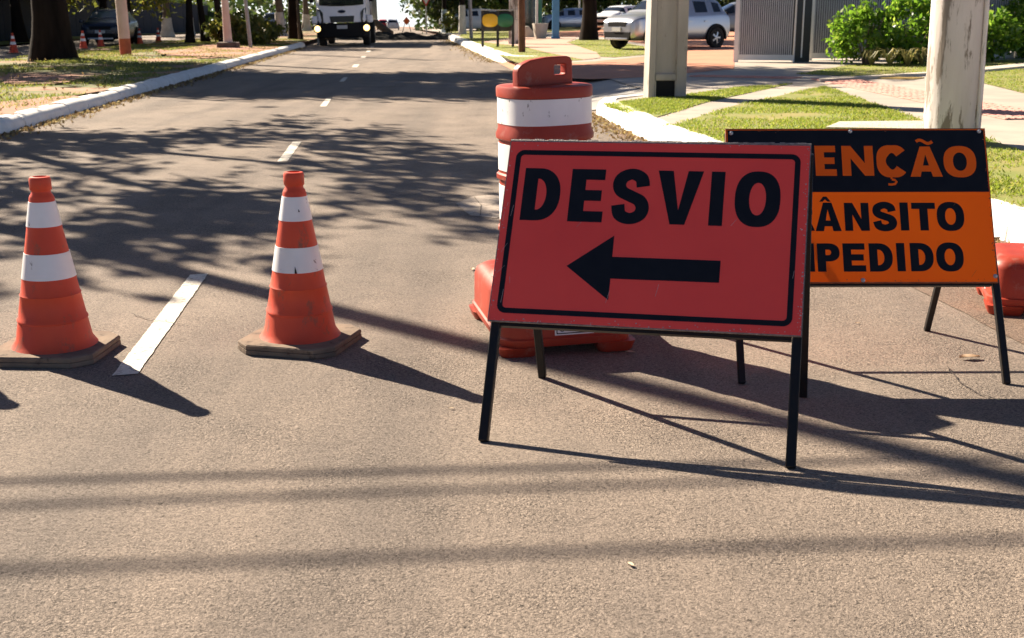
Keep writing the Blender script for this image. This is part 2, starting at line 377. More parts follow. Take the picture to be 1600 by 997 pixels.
strip('ground', lambda y: -900, lambda y: 900, 'soil', lambda x, y: -.04 + dip(y), [-60] + YS + [1500])
strip('road', lambda y: interp(KL, y) - .1, lambda y: interp(KR, y) + .1, 'asphalt', lambda x, y: dip(y))
MEDL = lambda y: -11.85 - .07 * y
strip('left_road', lambda y: MEDL(y) - 5.6, lambda y: MEDL(y) + .1, 'asphalt_left', lambda x, y: -.015 + dip(y))
YM = [y for y in YS if y <= 75]; SOIL = []
strip('median', MEDL, lambda y: interp(KL, y) - .12, 'median_soil', lambda x, y: (.05 if x < -11.7 and y < 80 else .15) + dip(y), YM + [100, 140])
strip('left_verge', lambda y: -70, lambda y: MEDL(y) - 5.5, 'lawn_soil', lambda x, y: .06 + dip(y))
strip('sidewalk', lambda y: interp(KR, y) + .15 if y < 17.2 or y > 33.6 else interp(KR, y) + 1.1, lambda y: 80, 'concrete', zr,
      [-12, 0, 5.2, 7.17, 10.5, 13.1, 16.67, 17.9, 33.0, 34.6, 63.6, 75, 140, 300])
for y0, y1, m, nm in ((17.2, 25.3, 'concrete_grey', 'driveway_ramp'), (25.3, 33.8, 'red_paving', 'driveway_ramp')):
    q = [(interp(KR, y) + d, y, (.004 if d < .5 else zr(interp(KR, y) + d, y) + .004)) for y, d in ((y0, .0), (y0, 1.25), (y1, 1.25), (y1, 0))]
    sheet(nm, q, m)
# old darker asphalt along the right gutter, with a torn edge
b = MB(); n = 90
for i in range(n + 1):
    y = 1.5 + 14.5 * i / n; x = 2.62 - .105 * y + .03 * noise.noise((y * 2.3, 3, 0)) + .02 * noise.noise((y * 9, 1, 0))
    x = min(x, interp(KR, y) - .15); b.v += [(x, y, .004), (interp(KR, y) + .05, y, .004)]
for i in range(n): b.f.append((2*i, 2*i+1, 2*i+3, 2*i+2))
tag(b.build('gutter_strip', 'asphalt_old'), kind='structure')

def V(pxs, dz): return [tuple(vr(x, y) + Vector((0, 0, dz))) for x, y in pxs]
RED = V([(800,100),(860,99),(930,96),(1010,88),(1012,70),(940,58),(870,58),(870,46),(1150,42),(1147,108),(1005,121),(925,124),(872,122)], .004)
sheet('red_driveway', RED, 'red_paving')
sheet('pink_path', V([(752,66),(805,58),(900,60),(886,67),(932,82),(938,91),(912,94),(856,83),(815,73)], .012), 'pink_paving')
LAWNS = dict(
    near=[(943,164),(1004,156),(1070,149),(1150,138),(1236,131.5),(1190,141),(1100,161),(1013,188)],
    far=[(716,61),(722,52),(800,52),(806,58),(752,66),(815,73),(856,83),(912,94),(855,98),(815,99.5),(806,98),(758,77)],
    tree=[(888,67),(905,61),(945,62),(1011,74),(1011,86),(960,90),(938,89),(932,82)],
    back=[(690,52),(716,48),(930,40),(930,46),(870,50),(800,52)],
    shrub=[(1243,116),(1322,103),(1440,97),(1620,93),(1640,98),(1534,109),(1440,116),(1340,120)],
    side=[(1500,119),(1534,114),(1640,104),(1640,156),(1534,130)])
for k, p in LAWNS.items(): sheet('lawn', V(p, .008), 'lawn_soil')
# verge between kerb and sidewalk, running back past the signs
verge = [(interp(KR, y) + .2, y, zr(interp(KR, y), y) + .008) for y in (2.0, 5.2, 7.17, 10.5, 13.0)] + V([(1036,201),(1150,165),(1288,135.5),(1440,188),(1540,218),(1600,236),(1750,280)], .008) + [(6.6, 2.0, zr(6.6, 2.0) + .008)]
sheet('lawn', verge, 'lawn_soil')
GP = []
for poly, dens in ((V(LAWNS['near'], 0), 5200), (verge, 3000), (V(LAWNS['shrub'], 0), 420), (V(LAWNS['side'], 0), 700), (V(LAWNS['tree'], 0), 260), (V(LAWNS['far'], 0), 170)):
    p = np.array([(q[0], q[1]) for q in poly]); ar = abs(np.dot(p[:,0], np.roll(p[:,1], 1)) - np.dot(p[:,1], np.roll(p[:,0], 1))) / 2
    c = in_poly(poly, int(min(ar * dens, 70000)))
    c = c + rng.normal(0, .03, c.shape)
    keep = [(.5 + .9 * noise.noise((x * .9, y * .9, 0)) + .4 * noise.noise((x * 4, y * 4, 5))) > rng.uniform(0, .75) for x, y in c]
    c = c[np.array(keep)]; GP.append(np.column_stack([c, .17 + .012 * (c[:,0] - 2.62 + .09 * c[:,1]) + .006]))
GP = np.concatenate(GP)
tag(link('grass', blades('grass', GP, .026, 1.0, .007), 'grass_blade'), kind='stuff')
c = rng.uniform((-16, 6), (-5.8, 58), (170000, 2)); kx = np.array([interp(KL, y) for y in c[:, 1]])
ok = (c[:, 0] < kx - .3) & (c[:, 0] > -11.8 - .07 * c[:, 1])
nn = np.array([noise.noise((x * .5, y * .5, 2)) + .5 * noise.noise((x * 2.2, y * 2.2, 9)) for x, y in c]); ok &= nn > -.02
c = c[ok]; tag(link('grass', blades('grass', np.column_stack([c, np.where(c[:,0] < -11.7, .09, .14)]), .042, .9, .010), 'grass_blade_dry'), kind='stuff')

for k, p in enumerate(([(-60,192),(0,160),(60,152),(110,151),(165,152),(232,131),(250,137),(120,173),(40,192),(-60,212)], [(240,79),(290,71),(352,69),(420,72),(472,76),(440,84),(330,91),(262,87)], [(0,124),(70,119),(150,121),(90,130),(10,133)])):
    q = [gr(x, y, .155) for x, y in p]; o = []
    for a, c in zip(q, q[1:] + q[:1]):
        for i in range(8):
            w = a.lerp(c, i / 8); w.x += .18 * noise.noise((w.x*2, w.y*2, k)); w.y += .5 * noise.noise((w.x*2, w.y*.8, k + 7)); w.x = min(w.x, interp(KL, w.y) - .16); w.z = .158 + (-.09 if w.x < -11.7 else 0); o.append(tuple(w))
    sheet('bare_soil', o, 'bare_soil'); SOIL.append(o)
# tactile red tiles let into the sidewalk, yellow warning tiles beside them
tile = MB().box(-.117, .117, -.117, .117, 0, .012)
for i in (-1, 0, 1): tile.box(-.11, .11, i * .075 - .014, i * .075 + .014, .012, .017)
path = empty('tactile_paving', vr(1330, 123), None, None); path['kind'] = 'structure'; path.rotation_euler = (0, 0, 0)
tm = tile.build('tile', 'tactile', path).data
first = [o for o in COL.objects if o.parent == path][0]; used = False
ty = tm.copy(); ty.materials.clear(); ty.materials.append(MATS['tactile_yellow'])
def tiles(p, q, rows, me):
    global used
    p, q = vr(*p), vr(*q); d = (q - p); L_ = d.length; d.normalize(); s = Vector((-d.y, d.x, 0)); n = int(L_ / .25)
    for i in range(n):
        for r in range(rows):
            if not used and me is tm: o = first; used = True
            else: o = bpy.data.objects.new('tile', me); COL.objects.link(o); o.parent = path
            w = p + d * (.25 * i + .125) + s * (.25 * (r - rows / 2 + .5)); o.location = Vector((w.x, w.y, zr(w.x, w.y) + .004 + random.uniform(-.002, .002))) - path.location
            o.rotation_euler.z = math.atan2(d.y, d.x)
tiles((1085,119), (1262,123), 2, tm); tiles((1300,124), (1640,190), 3, tm); tiles((1370,122), (1450,124), 2, ty)
# concrete slabs set into the verge
def slab(name, px, m, th=.05): 
    top = V(px, th); bot = V(px, -.05); b = MB(); k = len(px); b.loft([bot, top]); return tag(fixn(b.build(name, m)), kind='structure')
slab('sidewalk_slab', [(1290,203),(1312,194),(1440,193),(1462,206)], 'concrete_pale', .03)
slab('path_edge', [(1280,127),(1360,122),(1440,117),(1534,109),(1640,98),(1640,103.5),(1534,113.5),(1440,119),(1360,124),(1282,129)], 'concrete_pale', .05)

# kerbs: painted stones, one object per stone
def kerb(tab_pts, side, name, wide=.262, hk=1.0):
    root = bpy.data.objects.new(name, None); COL.objects.link(root); root['kind'] = 'structure'
    pts = [Vector(p) for p in tab_pts]; acc = []
    for a, c in zip(pts, pts[1:]):
        n = max(1, round((c - a).length / 1.0))
        acc += [a.lerp(c, i / n) for i in range(n)]
    acc.append(pts[-1])
    for a, c in zip(acc, acc[1:]):
        d = (c - a); L_ = d.length - .020; d.normalize(); s = Vector((d.y, -d.x, 0)) * side
        prof = [(-.015, -.05), (.0, .085*hk), (.025, .125*hk), (.075, .156*hk), (wide-.06, .165*hk), (wide-.012, .158*hk), (wide, -.05)]
        jit = [random.uniform(-.008, .008) for _ in range(4)]; rings = []
        for k, e in ((0, .006), (.5, 0), (1, .006)):
            p = a + d * (.006 + L_ * k) + s * (jit[0] + (jit[1] - jit[0]) * k)
            rings.append([tuple(p + s * (u + (e if u < .1 else -e)) + Vector((0, 0, z - e * (z > 0) + (jit[2] + (jit[3] - jit[2]) * k) * (z > .05)))) for u, z in prof])
        b = MB(); b.loft(rings); smooth(fixn(b.build('kerb_stone', 'kerb_paint', root)), 50)
    return root
kerb([(interp(KL, y), y, 0) for y in (4, 13.66, 21.2, 30, 40, 50.6)] + [(-8.75, 52.2, 0), (-9.5, 53.4, 0)], -1, 'left_kerb')
kerb([(4.9, 0, 0), (3.6, 5.2, 0), (2.95, 7.17, 0), (1.78, 10.5, 0), (1.44, 13.1, 0), (1.13, 16.6, 0), (1.22, 17.3, 0), (1.75, 17.9, 0)], 1, 'right_kerb', .27, 1.2)
kerb([(.75, 33.3, 0), (-.05, 33.7, 0), (-.42, 34.8, 0), (-1.6, 46.4, 0), (-3.2, 63.4, 0), (-4.2, 74, 0)], 1, 'far_kerb', .46, 1.2)

# lane dashes with ragged edges
for i, (s0, ln) in enumerate([(4.40, 1.83), (11.2, 1.78), (18.0, 1.7), (24.6, 1.7), (31.2, 1.7), (37.6, 1.7), (43.4, 1.7), (49, 1.7), (55.5, 1.7), (62, 1.7)]):
    b = MB(); n = 50 if i < 3 else 8; j = .0022
    for k in range(n + 1):
        y = s0 + ln * k / n; cx = -1.515 + .052 - .0955 * (y - 4.4) if y < 20 else -2.93 - .0875 * (y - 19.4)
        w = .046 + (.022 if i > 3 else 0)
        e0, e1 = [random.uniform(-j, j) for _ in range(2)]
        ya = y + (.012 * noise.noise((i, 0, 3)) if k in (0, n) else 0)
        b.v += [(cx - w + e0, ya - (.02 if k in (0, n) else 0) * random.random(), .004), (cx + w + e1, ya + (.02 if k in (0, n) else 0) * random.random(), .004)]
    for k in range(n): b.f.append((2*k, 2*k+1, 2*k+3, 2*k+2))
    tag(b.build('lane_dash', 'lane_paint'), kind='structure')

# ---------------------------------------------------------------- traffic cones
def make_cone(z0=0):
    root = empty('traffic_cone', (0, 0, 0), '', 'traffic cone', 'orange traffic cones closing the near road')
    def plate(h, c, z0_, z1_, inset=.0):
        p = [(-h+c,-h),(h-c,-h),(h,-h+c),(h,h-c),(h-c,h),(-h+c,h),(-h,h-c),(-h,-h+c)]
        return [[(x*(1-i), y*(1-i), z) for x, y in p] for z, i in ((z0_, 0), (z1_, inset))]
    b = MB(); b.loft([q for h, c, z in ((.209, .066, 0), (.212, .067, .003), (.212, .067, .019), (.207, .065, .0205), (.207, .065, .0225), (.211, .066, .024), (.211, .066, .036), (.206, .065, .041)) for q in plate(h, c, z, z)[:1]])
    fixn(b.build('base', 'dusty_rubber', root))
    def rad(z): return .149 + (.046 - .149) * (z - .05) / (.63 - .05)
    prof = [(.166, .040), (.158, .050), (rad(.07), .07), (rad(.145), .145), (rad(.148)+.004, .149), (rad(.155)+.004, .155), (rad(.16), .16),
            (rad(.246), .246), (rad(.25)+.003, .251), (rad(.258)-.001, .259), (rad(.31), .31), (rad(.42), .42), (rad(.52), .52), (rad(.615), .615), (.047, .632), (.044, .640),
            (.037, .650), (.036, .658), (.041, .664), (.041, .704), (.037, .712), (.026, .714), (.024, .70), (.020, .60)]
    b = MB(); b.lathe(prof, 48, cap=False); smooth(fixn(b.build('cone_body', 'orange_plastic', root)), 40)
    for za, zb in ((.318, .418), (.522, .618)):
        b = MB(); b.lathe([(rad(za)-.004, za), (rad(za)+.0022, za+.0005), (rad(zb)+.0022, zb-.0005), (rad(zb)-.004, zb)], 48, cap=False)
        smooth(fixn(b.build('reflective_band', 'white_sheet', root)), 40)
    return root
cone = make_cone(); cone.location = (-.874, 4.86, 0); cone.rotation_euler.z = R(-14)
cone['label'] = 'orange cone with two white bands in the middle of the road, beside the DESVIO sign'
c2 = copy_tree(cone); c2.location = (-1.835, 4.715, 0); c2.rotation_euler.z = R(-3)
c2['label'] = 'orange cone with two white bands at the left edge, left of the nearest lane dash'
c3 = copy_tree(cone); c3.location = (-2.52, 4.79, 0); c3.rotation_euler.z = R(20)
c3['label'] = 'orange cone just beyond the left edge whose tip throws a shadow into the road'
for (px, py), ex in zip([(22,84),(131,77),(158,74),(219,70),(248,68)], ['left of the big dark tree trunk', 'just right of the big dark tree trunk', 'in front of the navy car', 'just right of the painted pole', 'farthest right of the row on the far carriageway']):
    o = copy_tree(cone); p = gr(px, py, -.01); o.location = p; o.scale = (.95, .95, .95); o.rotation_euler.z = random.uniform(0, 1)
    o['label'] = 'dark orange cone on the far carriageway ' + ex; o['group'] = 'cones along the far carriageway'

# ---------------------------------------------------------------- lettering
def stroke(pts, wf, ends=None):
    n = len(pts); P = [Vector((p[0], p[1])) for p in pts]; q = []
    for i in range(n):
        d = (P[min(i+1, n-1)] - P[max(i-1, 0)]).normalized(); nn = Vector((-d.y, d.x)); w = wf(nn) / 2
        q.append((P[i] + nn * w, P[i] - nn * w))
    return [[q[i][0], q[i][1], q[i+1][1], q[i+1][0]] for i in range(n - 1)]
def ring(o, i): return [[o[k], o[(k+1) % len(o)], i[(k+1) % len(o)], i[k]] for k in range(len(o))]
def sup(c, a, b, t, e=2.4):
    ct, st = math.cos(t), math.sin(t)
    return (c[0] + a * math.copysign(abs(ct) ** (2/e), ct), c[1] + b * math.copysign(abs(st) ** (2/e), st))
def glyph(ch, w, h, s, t):
    if ch == 'E': return [[(0,0),(w,0),(w,t),(s,t),(s,(h-t)/2),(w*.92,(h-t)/2),(w*.92,(h+t)/2),(s,(h+t)/2),(s,h-t),(w*.98,h-t),(w*.98,h),(0,h)]]
    if ch == 'I': return [[(0,0),(w,0),(w,h),(0,h)]]
    if ch == 'T': return [[(w/2-s/2,0),(w/2+s/2,0),(w/2+s/2,h-t),(w,h-t),(w,h),(0,h),(0,h-t),(w/2-s/2,h-t)]]
    if ch == 'N': return [[(0,0),(s*.95,0),(s*.95,h*.58),(w-s,0),(w,0),(w,h),(w-s*.95,h),(w-s*.95,h*.42),(s,h),(0,h)]]
    if ch == 'V': return [[(w/2-s*.5,0),(w/2+s*.5,0),(w,h),(w-s*1.05,h),(w/2,h*.26),(s*1.05,h),(0,h)]]
    if ch == 'M': return [[(0,0),(s*.9,0),(s*.9,h*.62),(w/2-s*.42,0),(w/2+s*.42,0),(w-s*.9,h*.62),(w-s*.9,0),(w,0),(w,h),(w-s*1.3,h),(w/2,h*.36),(s*1.3,h),(0,h)]]
    if ch == 'A':
        a = s * 1.1; sl = s * 1.08; yi = h * (1 - .26 * s / (.28 * h)); yi = min(yi, h * .80); yb, yt = h * .17, h * .37
        xi = lambda y: sl + (w/2 - sl) * y / yi
        half = [(0,0),(sl,0),(xi(yb),yb),(w/2,yb),(w/2,yt),(xi(yt),yt),(w/2,yi),(w/2,h),(w/2-a/2,h)]
        return [half, [(w-x, y) for x, y in half][::-1]]
    if ch == 'O':
        th = [2*PI*k/48 for k in range(48)]; c = (w/2, h/2)
        return ring([sup(c, w/2, h/2, x) for x in th], [sup(c, w/2-s, h/2-t, x, 2.1) for x in th])
    if ch in 'DPR':
        y0 = 0 if ch == 'D' else h * .36; H_ = h - y0; cx = w * (.38 if ch == 'D' else .5); ww = w if ch != 'R' else w * .94
        th = [-PI/2 + PI*k/24 for k in range(25)]; cy = y0 + H_/2
        o = [(0,y0)] + [sup((cx,cy), ww-cx, H_/2, x, 2.3) for x in th] + [(0,h)]
        i = [(s,y0+t)] + [sup((cx,cy), max(ww-s-cx, .02*w), H_/2-t, x, 2.1) for x in th] + [(s,h-t)]
        p = ring(o, i)
        if ch != 'D': p.append([(0,0),(s,0),(s,y0),(0,y0)])
        if ch == 'R': p.append([(w*.40,y0),(w*.62,y0),(w*.86,y0*.995),(w*.86,y0*.9),(w,0),(w-s*1.12,0)])
        return p
    wf = lambda n: s * abs(n.x) ** 1.5 * .95 + t * abs(n.y) ** 1.0 + .10 * s * abs(n.x * n.y)
    if ch == 'C':
        c = (w/2, h/2); return stroke([sup(c, (w-s)/2, (h-t)/2, R(38) + R(284) * k/44, 2.2) for k in range(45)], lambda n: s * abs(n.x) ** 1.3 + t * abs(n.y) ** 1.3)
    if ch == 'S':
        C_ = [(.93,.44),(.74,.82),(.0,1.0),(-.76,.83),(-.99,.50),(-.72,.20),(0,.0),(.72,-.20),(1.0,-.52),(.76,-.85),(0,-1.0),(-.76,-.83),(-.97,-.40)]
        rx, ry = (w - s * .98) / 2, (h - t) / 2; q = [C_[0]] + C_ + [C_[-1]]; pts = []
        for k in range(1, len(q) - 2):
            for m in range(6):
                u = m / 6; p0, p1, p2, p3 = q[k-1], q[k], q[k+1], q[k+2]
                pts.append(tuple((w/2, h/2)[d] + (rx, ry)[d] * .5 * (2*p1[d] + (p2[d]-p0[d])*u + (2*p0[d]-5*p1[d]+4*p2[d]-p3[d])*u*u + (3*p1[d]-p0[d]-3*p2[d]+p3[d])*u**3) for d in (0, 1)))
        pts.append((w/2 + rx*C_[-1][0], h/2 + ry*C_[-1][1])); wf = lambda n: t + (s*.98 - t) * min(1, 1.25 * abs(n.x)) ** 1.2
        return stroke(pts, wf)
    if ch == '~': return stroke([(w * k/16, h/2 - h * .26 * math.sin(2*PI*(k/16 + .02)) * -1) for k in range(17)], lambda n: h * .46)
    if ch == '^': return [[(0,0),(w*.3,0),(w/2,h*.45),(w/2,h),(w*.36,h)], [(w,0),(w*.64,h),(w/2,h),(w/2,h*.45),(w*.7,0)]]
    if ch == ',': return stroke([(w*.42,h), (w*.42,h*.74)], lambda n: w*.2) + stroke([(w*.42,h*.72),(w*.7,h*.66),(w*.84,h*.44),(w*.70,h*.2),(w*.4,h*.12),(w*.08,h*.16)], lambda n: h*.27)
class Plane:
    def __init__(s, O, u, w): s.O, s.u, s.w = Vector(O), Vector(u).normalized(), Vector(w).normalized(); s.n = s.w.cross(s.u)     # n points to the reader
    def p(s, a, b, off=0): return s.O + s.u * a + s.w * b + s.n * off
    def polys(s, mb, polys, off):
        for q in polys: mb.add([s.p(x, y, off) for x, y in q], [tuple(range(len(q)))])
    def text(s, mb, items, off):                                      # (char, left, right, top, bottom, stem, bar)
        for ch, l, r, tp, bt, st, br in items:
            s.polys(mb, [[(l + x, bt - y) for x, y in q] for q in glyph(ch, r - l, bt - tp, st, br)], off)
def foot(F, pl, du=0):                                                # a front leg stands just behind the plane of its board
    F = Vector(F); nh = Vector((pl.n.x, pl.n.y, 0)); uh = Vector((pl.u.x, pl.u.y, 0)); return F - nh * (((F - pl.O).dot(pl.n) + .016) / nh.length_squared) + uh * du
def rrect(x0, x1, y0, y1, r, n=8):
    out = []
    for cx, cy, a in ((x1-r, y1-r, 0), (x0+r, y1-r, 90), (x0+r, y0+r, 180), (x1-r, y0+r, 270)):
        out += [(cx + r * math.cos(R(a + 90*k/n)), cy + r * math.sin(R(a + 90*k/n))) for k in range(n + 1)]
    return out
def face_front(o, n):
    bm = bmesh.new(); bm.from_mesh(o.data)
    for f in bm.faces:
        f.normal_update()
        if f.normal.dot(n) < 0: f.normal_flip()
    bm.to_mesh(o.data); bm.free(); return o
def sign_board(root, pl, x0, x1, y1, legs, face, edge, name='panel'):
    M = MB(); t = .010
    o_ = [(x0,-.002),(x1,-.002),(x1,y1),(x0,y1)]; i_ = [(x0+.006,.004),(x1-.006,.004),(x1-.006,y1-.006),(x0+.006,y1-.006)]
    M.add([pl.p(a, b, o) for q, o in ((o_, 0), (o_, t), (i_, t), (i_, 0)) for a, b in q], [(4*r+k, 4*r+(k+1)%4, 4*((r+1)%4)+(k+1)%4, 4*((r+1)%4)+k) for r in range(4) for k in range(4)])
    pan = fixn(M.build(name, edge, root, world=True))
    f = MB(); f.add([pl.p(a, b, t + .0008) for a, b in ((x0+.003,.002),(x1-.003,.002),(x1-.003,y1-.003),(x0+.003,y1-.003))], [(0,1,2,3)])
    face_front(f.build('sign_face', face, pan, world=False), pl.n)
    shift(pan, root); return pan, t + .0008
def shift(pan, root):                                                 # children of the panel were written in world space
    for o in COL.objects:
        if o.parent == pan and 'shifted' not in o:
            o.data.transform(Matrix.Translation(-root.location)); o['shifted'] = 1; del o['shifted']
def local(mb, name, m, pan, root, n):
    mb.v = [(a[0]-root.location.x, a[1]-root.location.y, a[2]-root.location.z) for a in mb.v]
    return face_front(mb.build(name, m, pan), n)

# red DESVIO board
F1, F2, R1, R2 = (-.098, 3.646, 0), (.834, 3.423, 0), (.115, 4.38, 0), (1.04, 4.144, 0)
pl = Plane((.4863, 4.0906, .9022), (.971, -.239, .0104), (-.1184, -.518, -.8472))
root = empty('detour_sign', (.47, 3.9, 0), 'red folding road sign reading DESVIO over a black arrow pointing left', 'road sign')
LX = -.503; RX = .5015; F1 = foot(F1, pl); F2 = foot(F2, pl)
pan, to = sign_board(root, pl, LX, RX, .651, None, 'sign_red', 'worn_edge')
b = MB(); b.add([pl.p(x, y, to + .0008) for x, y in rrect(-.4765, .4705, .0335, .6215, .029)] + [pl.p(x, y, to + .0008) for x, y in rrect(-.4590, .4530, .0515, .6035, .013)],
      [(k, (k+1) % 36, 36 + (k+1) % 36, 36 + k) for k in range(36)]); local(b, 'border', 'print_black', pan, root, pl.n)
b = MB(); T_, B_ = .1008, .2917; s_, t_ = .0475, .0385
pl.text(b, [('D', -.437, -.3085, T_, B_, s_, t_), ('E', -.275, -.159, T_, B_, s_+.003, t_), ('S', -.1335, -.0070, T_-.0050, B_+.0035, s_-.003, t_+.001),
            ('V', .0145, .1635, T_, B_, s_, t_), ('I', .1895, .2335, T_, B_, s_, t_), ('O', .2690, .4135, T_-.0040, B_+.0005, s_-.002, t_+.002)], to + .0008)
local(b, 'lettering', 'print_black', pan, root, pl.n)
b = MB(); b.add([pl.p(x, y, to + .0008) for x, y in [(-.2594,.4495),(-.1120,.3376),(-.1115,.4118),(.2380,.4118),(.2380,.4868),(-.1105,.4875),(-.1110,.5615)]], [tuple(range(7))])
local(b, 'arrow', 'print_black', pan, root, pl.n)
A1, A2 = pl.p(LX + .012, .004, -.018), pl.p(RX - .014, .004, -.018)
uu = pl.u
for a, f in ((A1, F1), (A2, F2)): bevel(fixn(MB().beam(a, Vector(f) + Vector((0, 0, .001)), .031, .028, uu).build('front_leg', 'black_steel', root, world=True)), .003, 1)
for a, f in ((pl.p(LX + .02, .02, -.052), R1), (pl.p(RX - .006, .010, -.034), R2)): bevel(fixn(MB().beam(a, Vector(f) + Vector((0, 0, .001)), .028, .028, uu).build('rear_leg', 'black_steel', root, world=True)), .003, 1)
for q in (.648, .016): fixn(MB().beam(pl.p(LX + .03, q, -.017), pl.p(RX - .03, q, -.017), .025, .022, pl.w).build('panel_rail', 'black_steel', root, world=True))
k = .42; P0, P1 = [Vector(f).lerp(a, k) for a, f in ((pl.p(LX + .02, .02, -.052), R1), (pl.p(RX - .006, .010, -.034), R2))]
fixn(MB().beam(P0, P1, .022, .012, (0, 0, 1)).build('rear_crossbar', 'black_steel', root, world=True))
b = MB()                                                              # gritty folded top edge
for k in range(60):
    a, c = LX + .0 + (RX - LX) * k / 60, LX + (RX - LX) * (k + 1) / 60; z = -.004 - random.uniform(0, .004)
    b.add([pl.p(a, -.0025, -.002), pl.p(c, -.0025, -.002), pl.p(c, -.0025, .0112), pl.p(a, -.0025, .0112), pl.p(a, z - .0025, .001), pl.p(c, z - .0025, .001), pl.p(c, z - .0025, .009), pl.p(a, z - .0025, .009)],
          [(0,1,2,3),(4,7,6,5),(0,4,5,1),(1,5,6,2),(2,6,7,3),(3,7,4,0)])
fixn(b.build('top_edge', 'worn_edge', root, world=True))

BOARDS = [(root, (pan, pl, LX, RX, .651, to + .0014), 'chip', 150)]
# black and orange ATENÇÃO board
G1, G2, S2 = (.849, 4.259, 0), (1.826, 4.298, 0), (1.788, 5.072, 0); S1 = (.83, 5.04, 0)
pl = Plane((1.3157, 4.7234, .892), (1, -.003, .002), (.0005, -.4463, -.8949)); LX, RX = -.4945, .5025; G1 = foot(G1, pl); G2 = foot(G2, pl)
root = empty('closed_road_sign', (1.32, 4.68, 0), 'black and orange folding road sign reading ATENÇÃO TRÂNSITO IMPEDIDO behind the red sign', 'road sign')
pan, to = sign_board(root, pl, LX, RX, .610, None, 'sign_orange', 'edge_orange')
b = MB(); b.add([pl.p(x, y, to + .0006) for x, y in ((LX+.007,.006),(RX-.007,.006),(RX-.005,.2545),(LX+.006,.2545))], [(0,1,2,3)]); local(b, 'header', 'print_black', pan, root, pl.n)
s_, t_ = .0350, .0265; b = MB(); T_, B_ = .0695, .1930
it = [('A', -.465, -.347, T_, B_, s_, t_), ('T', -.350, -.258, T_, B_, s_, t_), ('E', -.157, -.0765, T_-.001, B_-.003, s_, t_), ('N', -.0545, .0655, T_, B_-.003, s_, t_), ('C', .0775, .196, T_-.002, B_+.003, s_, t_+.004),
      (',', .113, .155, B_+.002, .2295, s_, t_), ('A', .2035, .326, T_+.003, B_+.001, s_, t_), ('~', .233, .2955, .0400, .0665, s_, t_), ('O', .3330, .4575, T_+.001, B_+.004, s_+.001, t_)]
it.insert(2, ('T', -.258, -.170, T_, B_, s_, t_)) if False else None
pl.text(b, it, to + .0014); local(b, 'heading_lettering', 'print_orange', pan, root, pl.n)
T_, B_ = .2965, .4080; s_, t_ = .0315, .0245; b = MB()
pl.text(b, [('T', -.375, -.288, T_, B_, s_, t_), ('R', -.276, -.172, T_, B_, s_, t_), ('A', -.1695, -.0712, T_, B_+.001, s_*.92, t_*.9), ('^', -.150, -.1065, .2725, .2925, s_, t_), ('N', -.0575, .0352, T_+.001, B_, s_, t_),
            ('S', .0485, .1395, T_-.003, B_+.002, s_, t_+.002), ('I', .1525, .1842, T_, B_-.001, s_, t_), ('T', .1970, .2868, T_+.001, B_-.001, s_, t_), ('O', .2910, .3945, T_-.002, B_+.001, s_, t_)], to + .0008)
T_, B_ = .4570, .5670
pl.text(b, [('I', -.345, -.313, T_, B_, s_, t_), ('M', -.295, -.180, T_, B_, s_, t_), ('P', -.1690, -.0845, T_, B_, s_, t_), ('E', -.0725, .0118, T_, B_, s_, t_), ('D', .0258, .1138, T_, B_, s_, t_), ('I', .1288, .1600, T_-.001, B_-.001, s_, t_),
            ('D', .1800, .2672, T_-.001, B_-.001, s_, t_), ('O', .2770, .3798, T_-.003, B_, s_, t_)], to + .0008)
local(b, 'lettering', 'print_black', pan, root, pl.n)
BOARDS.append((root, (pan, pl, LX, RX, .61, to + .002), 'edge_orange', 90))
for a, c in ((-.4735,.0165),(-.016,.0100),(.4785,.0110),(-.003,.6000),(.4925,.585),(-.488,.585)):
    b = MB(); z = Vector(pl.n); b.tube([pl.p(a, c, to), pl.p(a, c, to + .002)], [.0085, .0080], 14); b.tube([pl.p(a, c, to + .002), pl.p(a, c, to + .005), pl.p(a, c, to + .007)], [.0062, .0058, .003], 10)
    fixn(b.build('bolt', 'bolt', root, world=True))
A1, A2 = pl.p(LX + .014, .004, -.016), pl.p(RX - .016, .004, -.016)
for a, f in ((A1, G1), (A2, G2)): bevel(fixn(MB().beam(a, Vector(f) + Vector((0, 0, .001)), .026, .024, pl.u).build('front_leg', 'black_steel', root, world=True)), .003, 1)
B1, B2 = pl.p(LX + .02, .02, -.044), pl.p(RX - .02, .02, -.044)
for a, f in ((B1, S1), (B2, S2)): bevel(fixn(MB().beam(a, Vector(f) + Vector((0, 0, .001)), .024, .024, pl.u).build('rear_leg', 'black_steel', root, world=True)), .003, 1)
for q in (.608, .012): fixn(MB().beam(pl.p(LX + .02, q, -.014), pl.p(RX - .02, q, -.014), .020, .023, pl.w).build('panel_rail', 'black_steel', root, world=True))
fixn(MB().beam(Vector(S1).lerp(B1, .5), Vector(S2).lerp(B2, .5), .018, .012, (0, 0, 1)).build('rear_crossbar', 'black_steel', root, world=True))

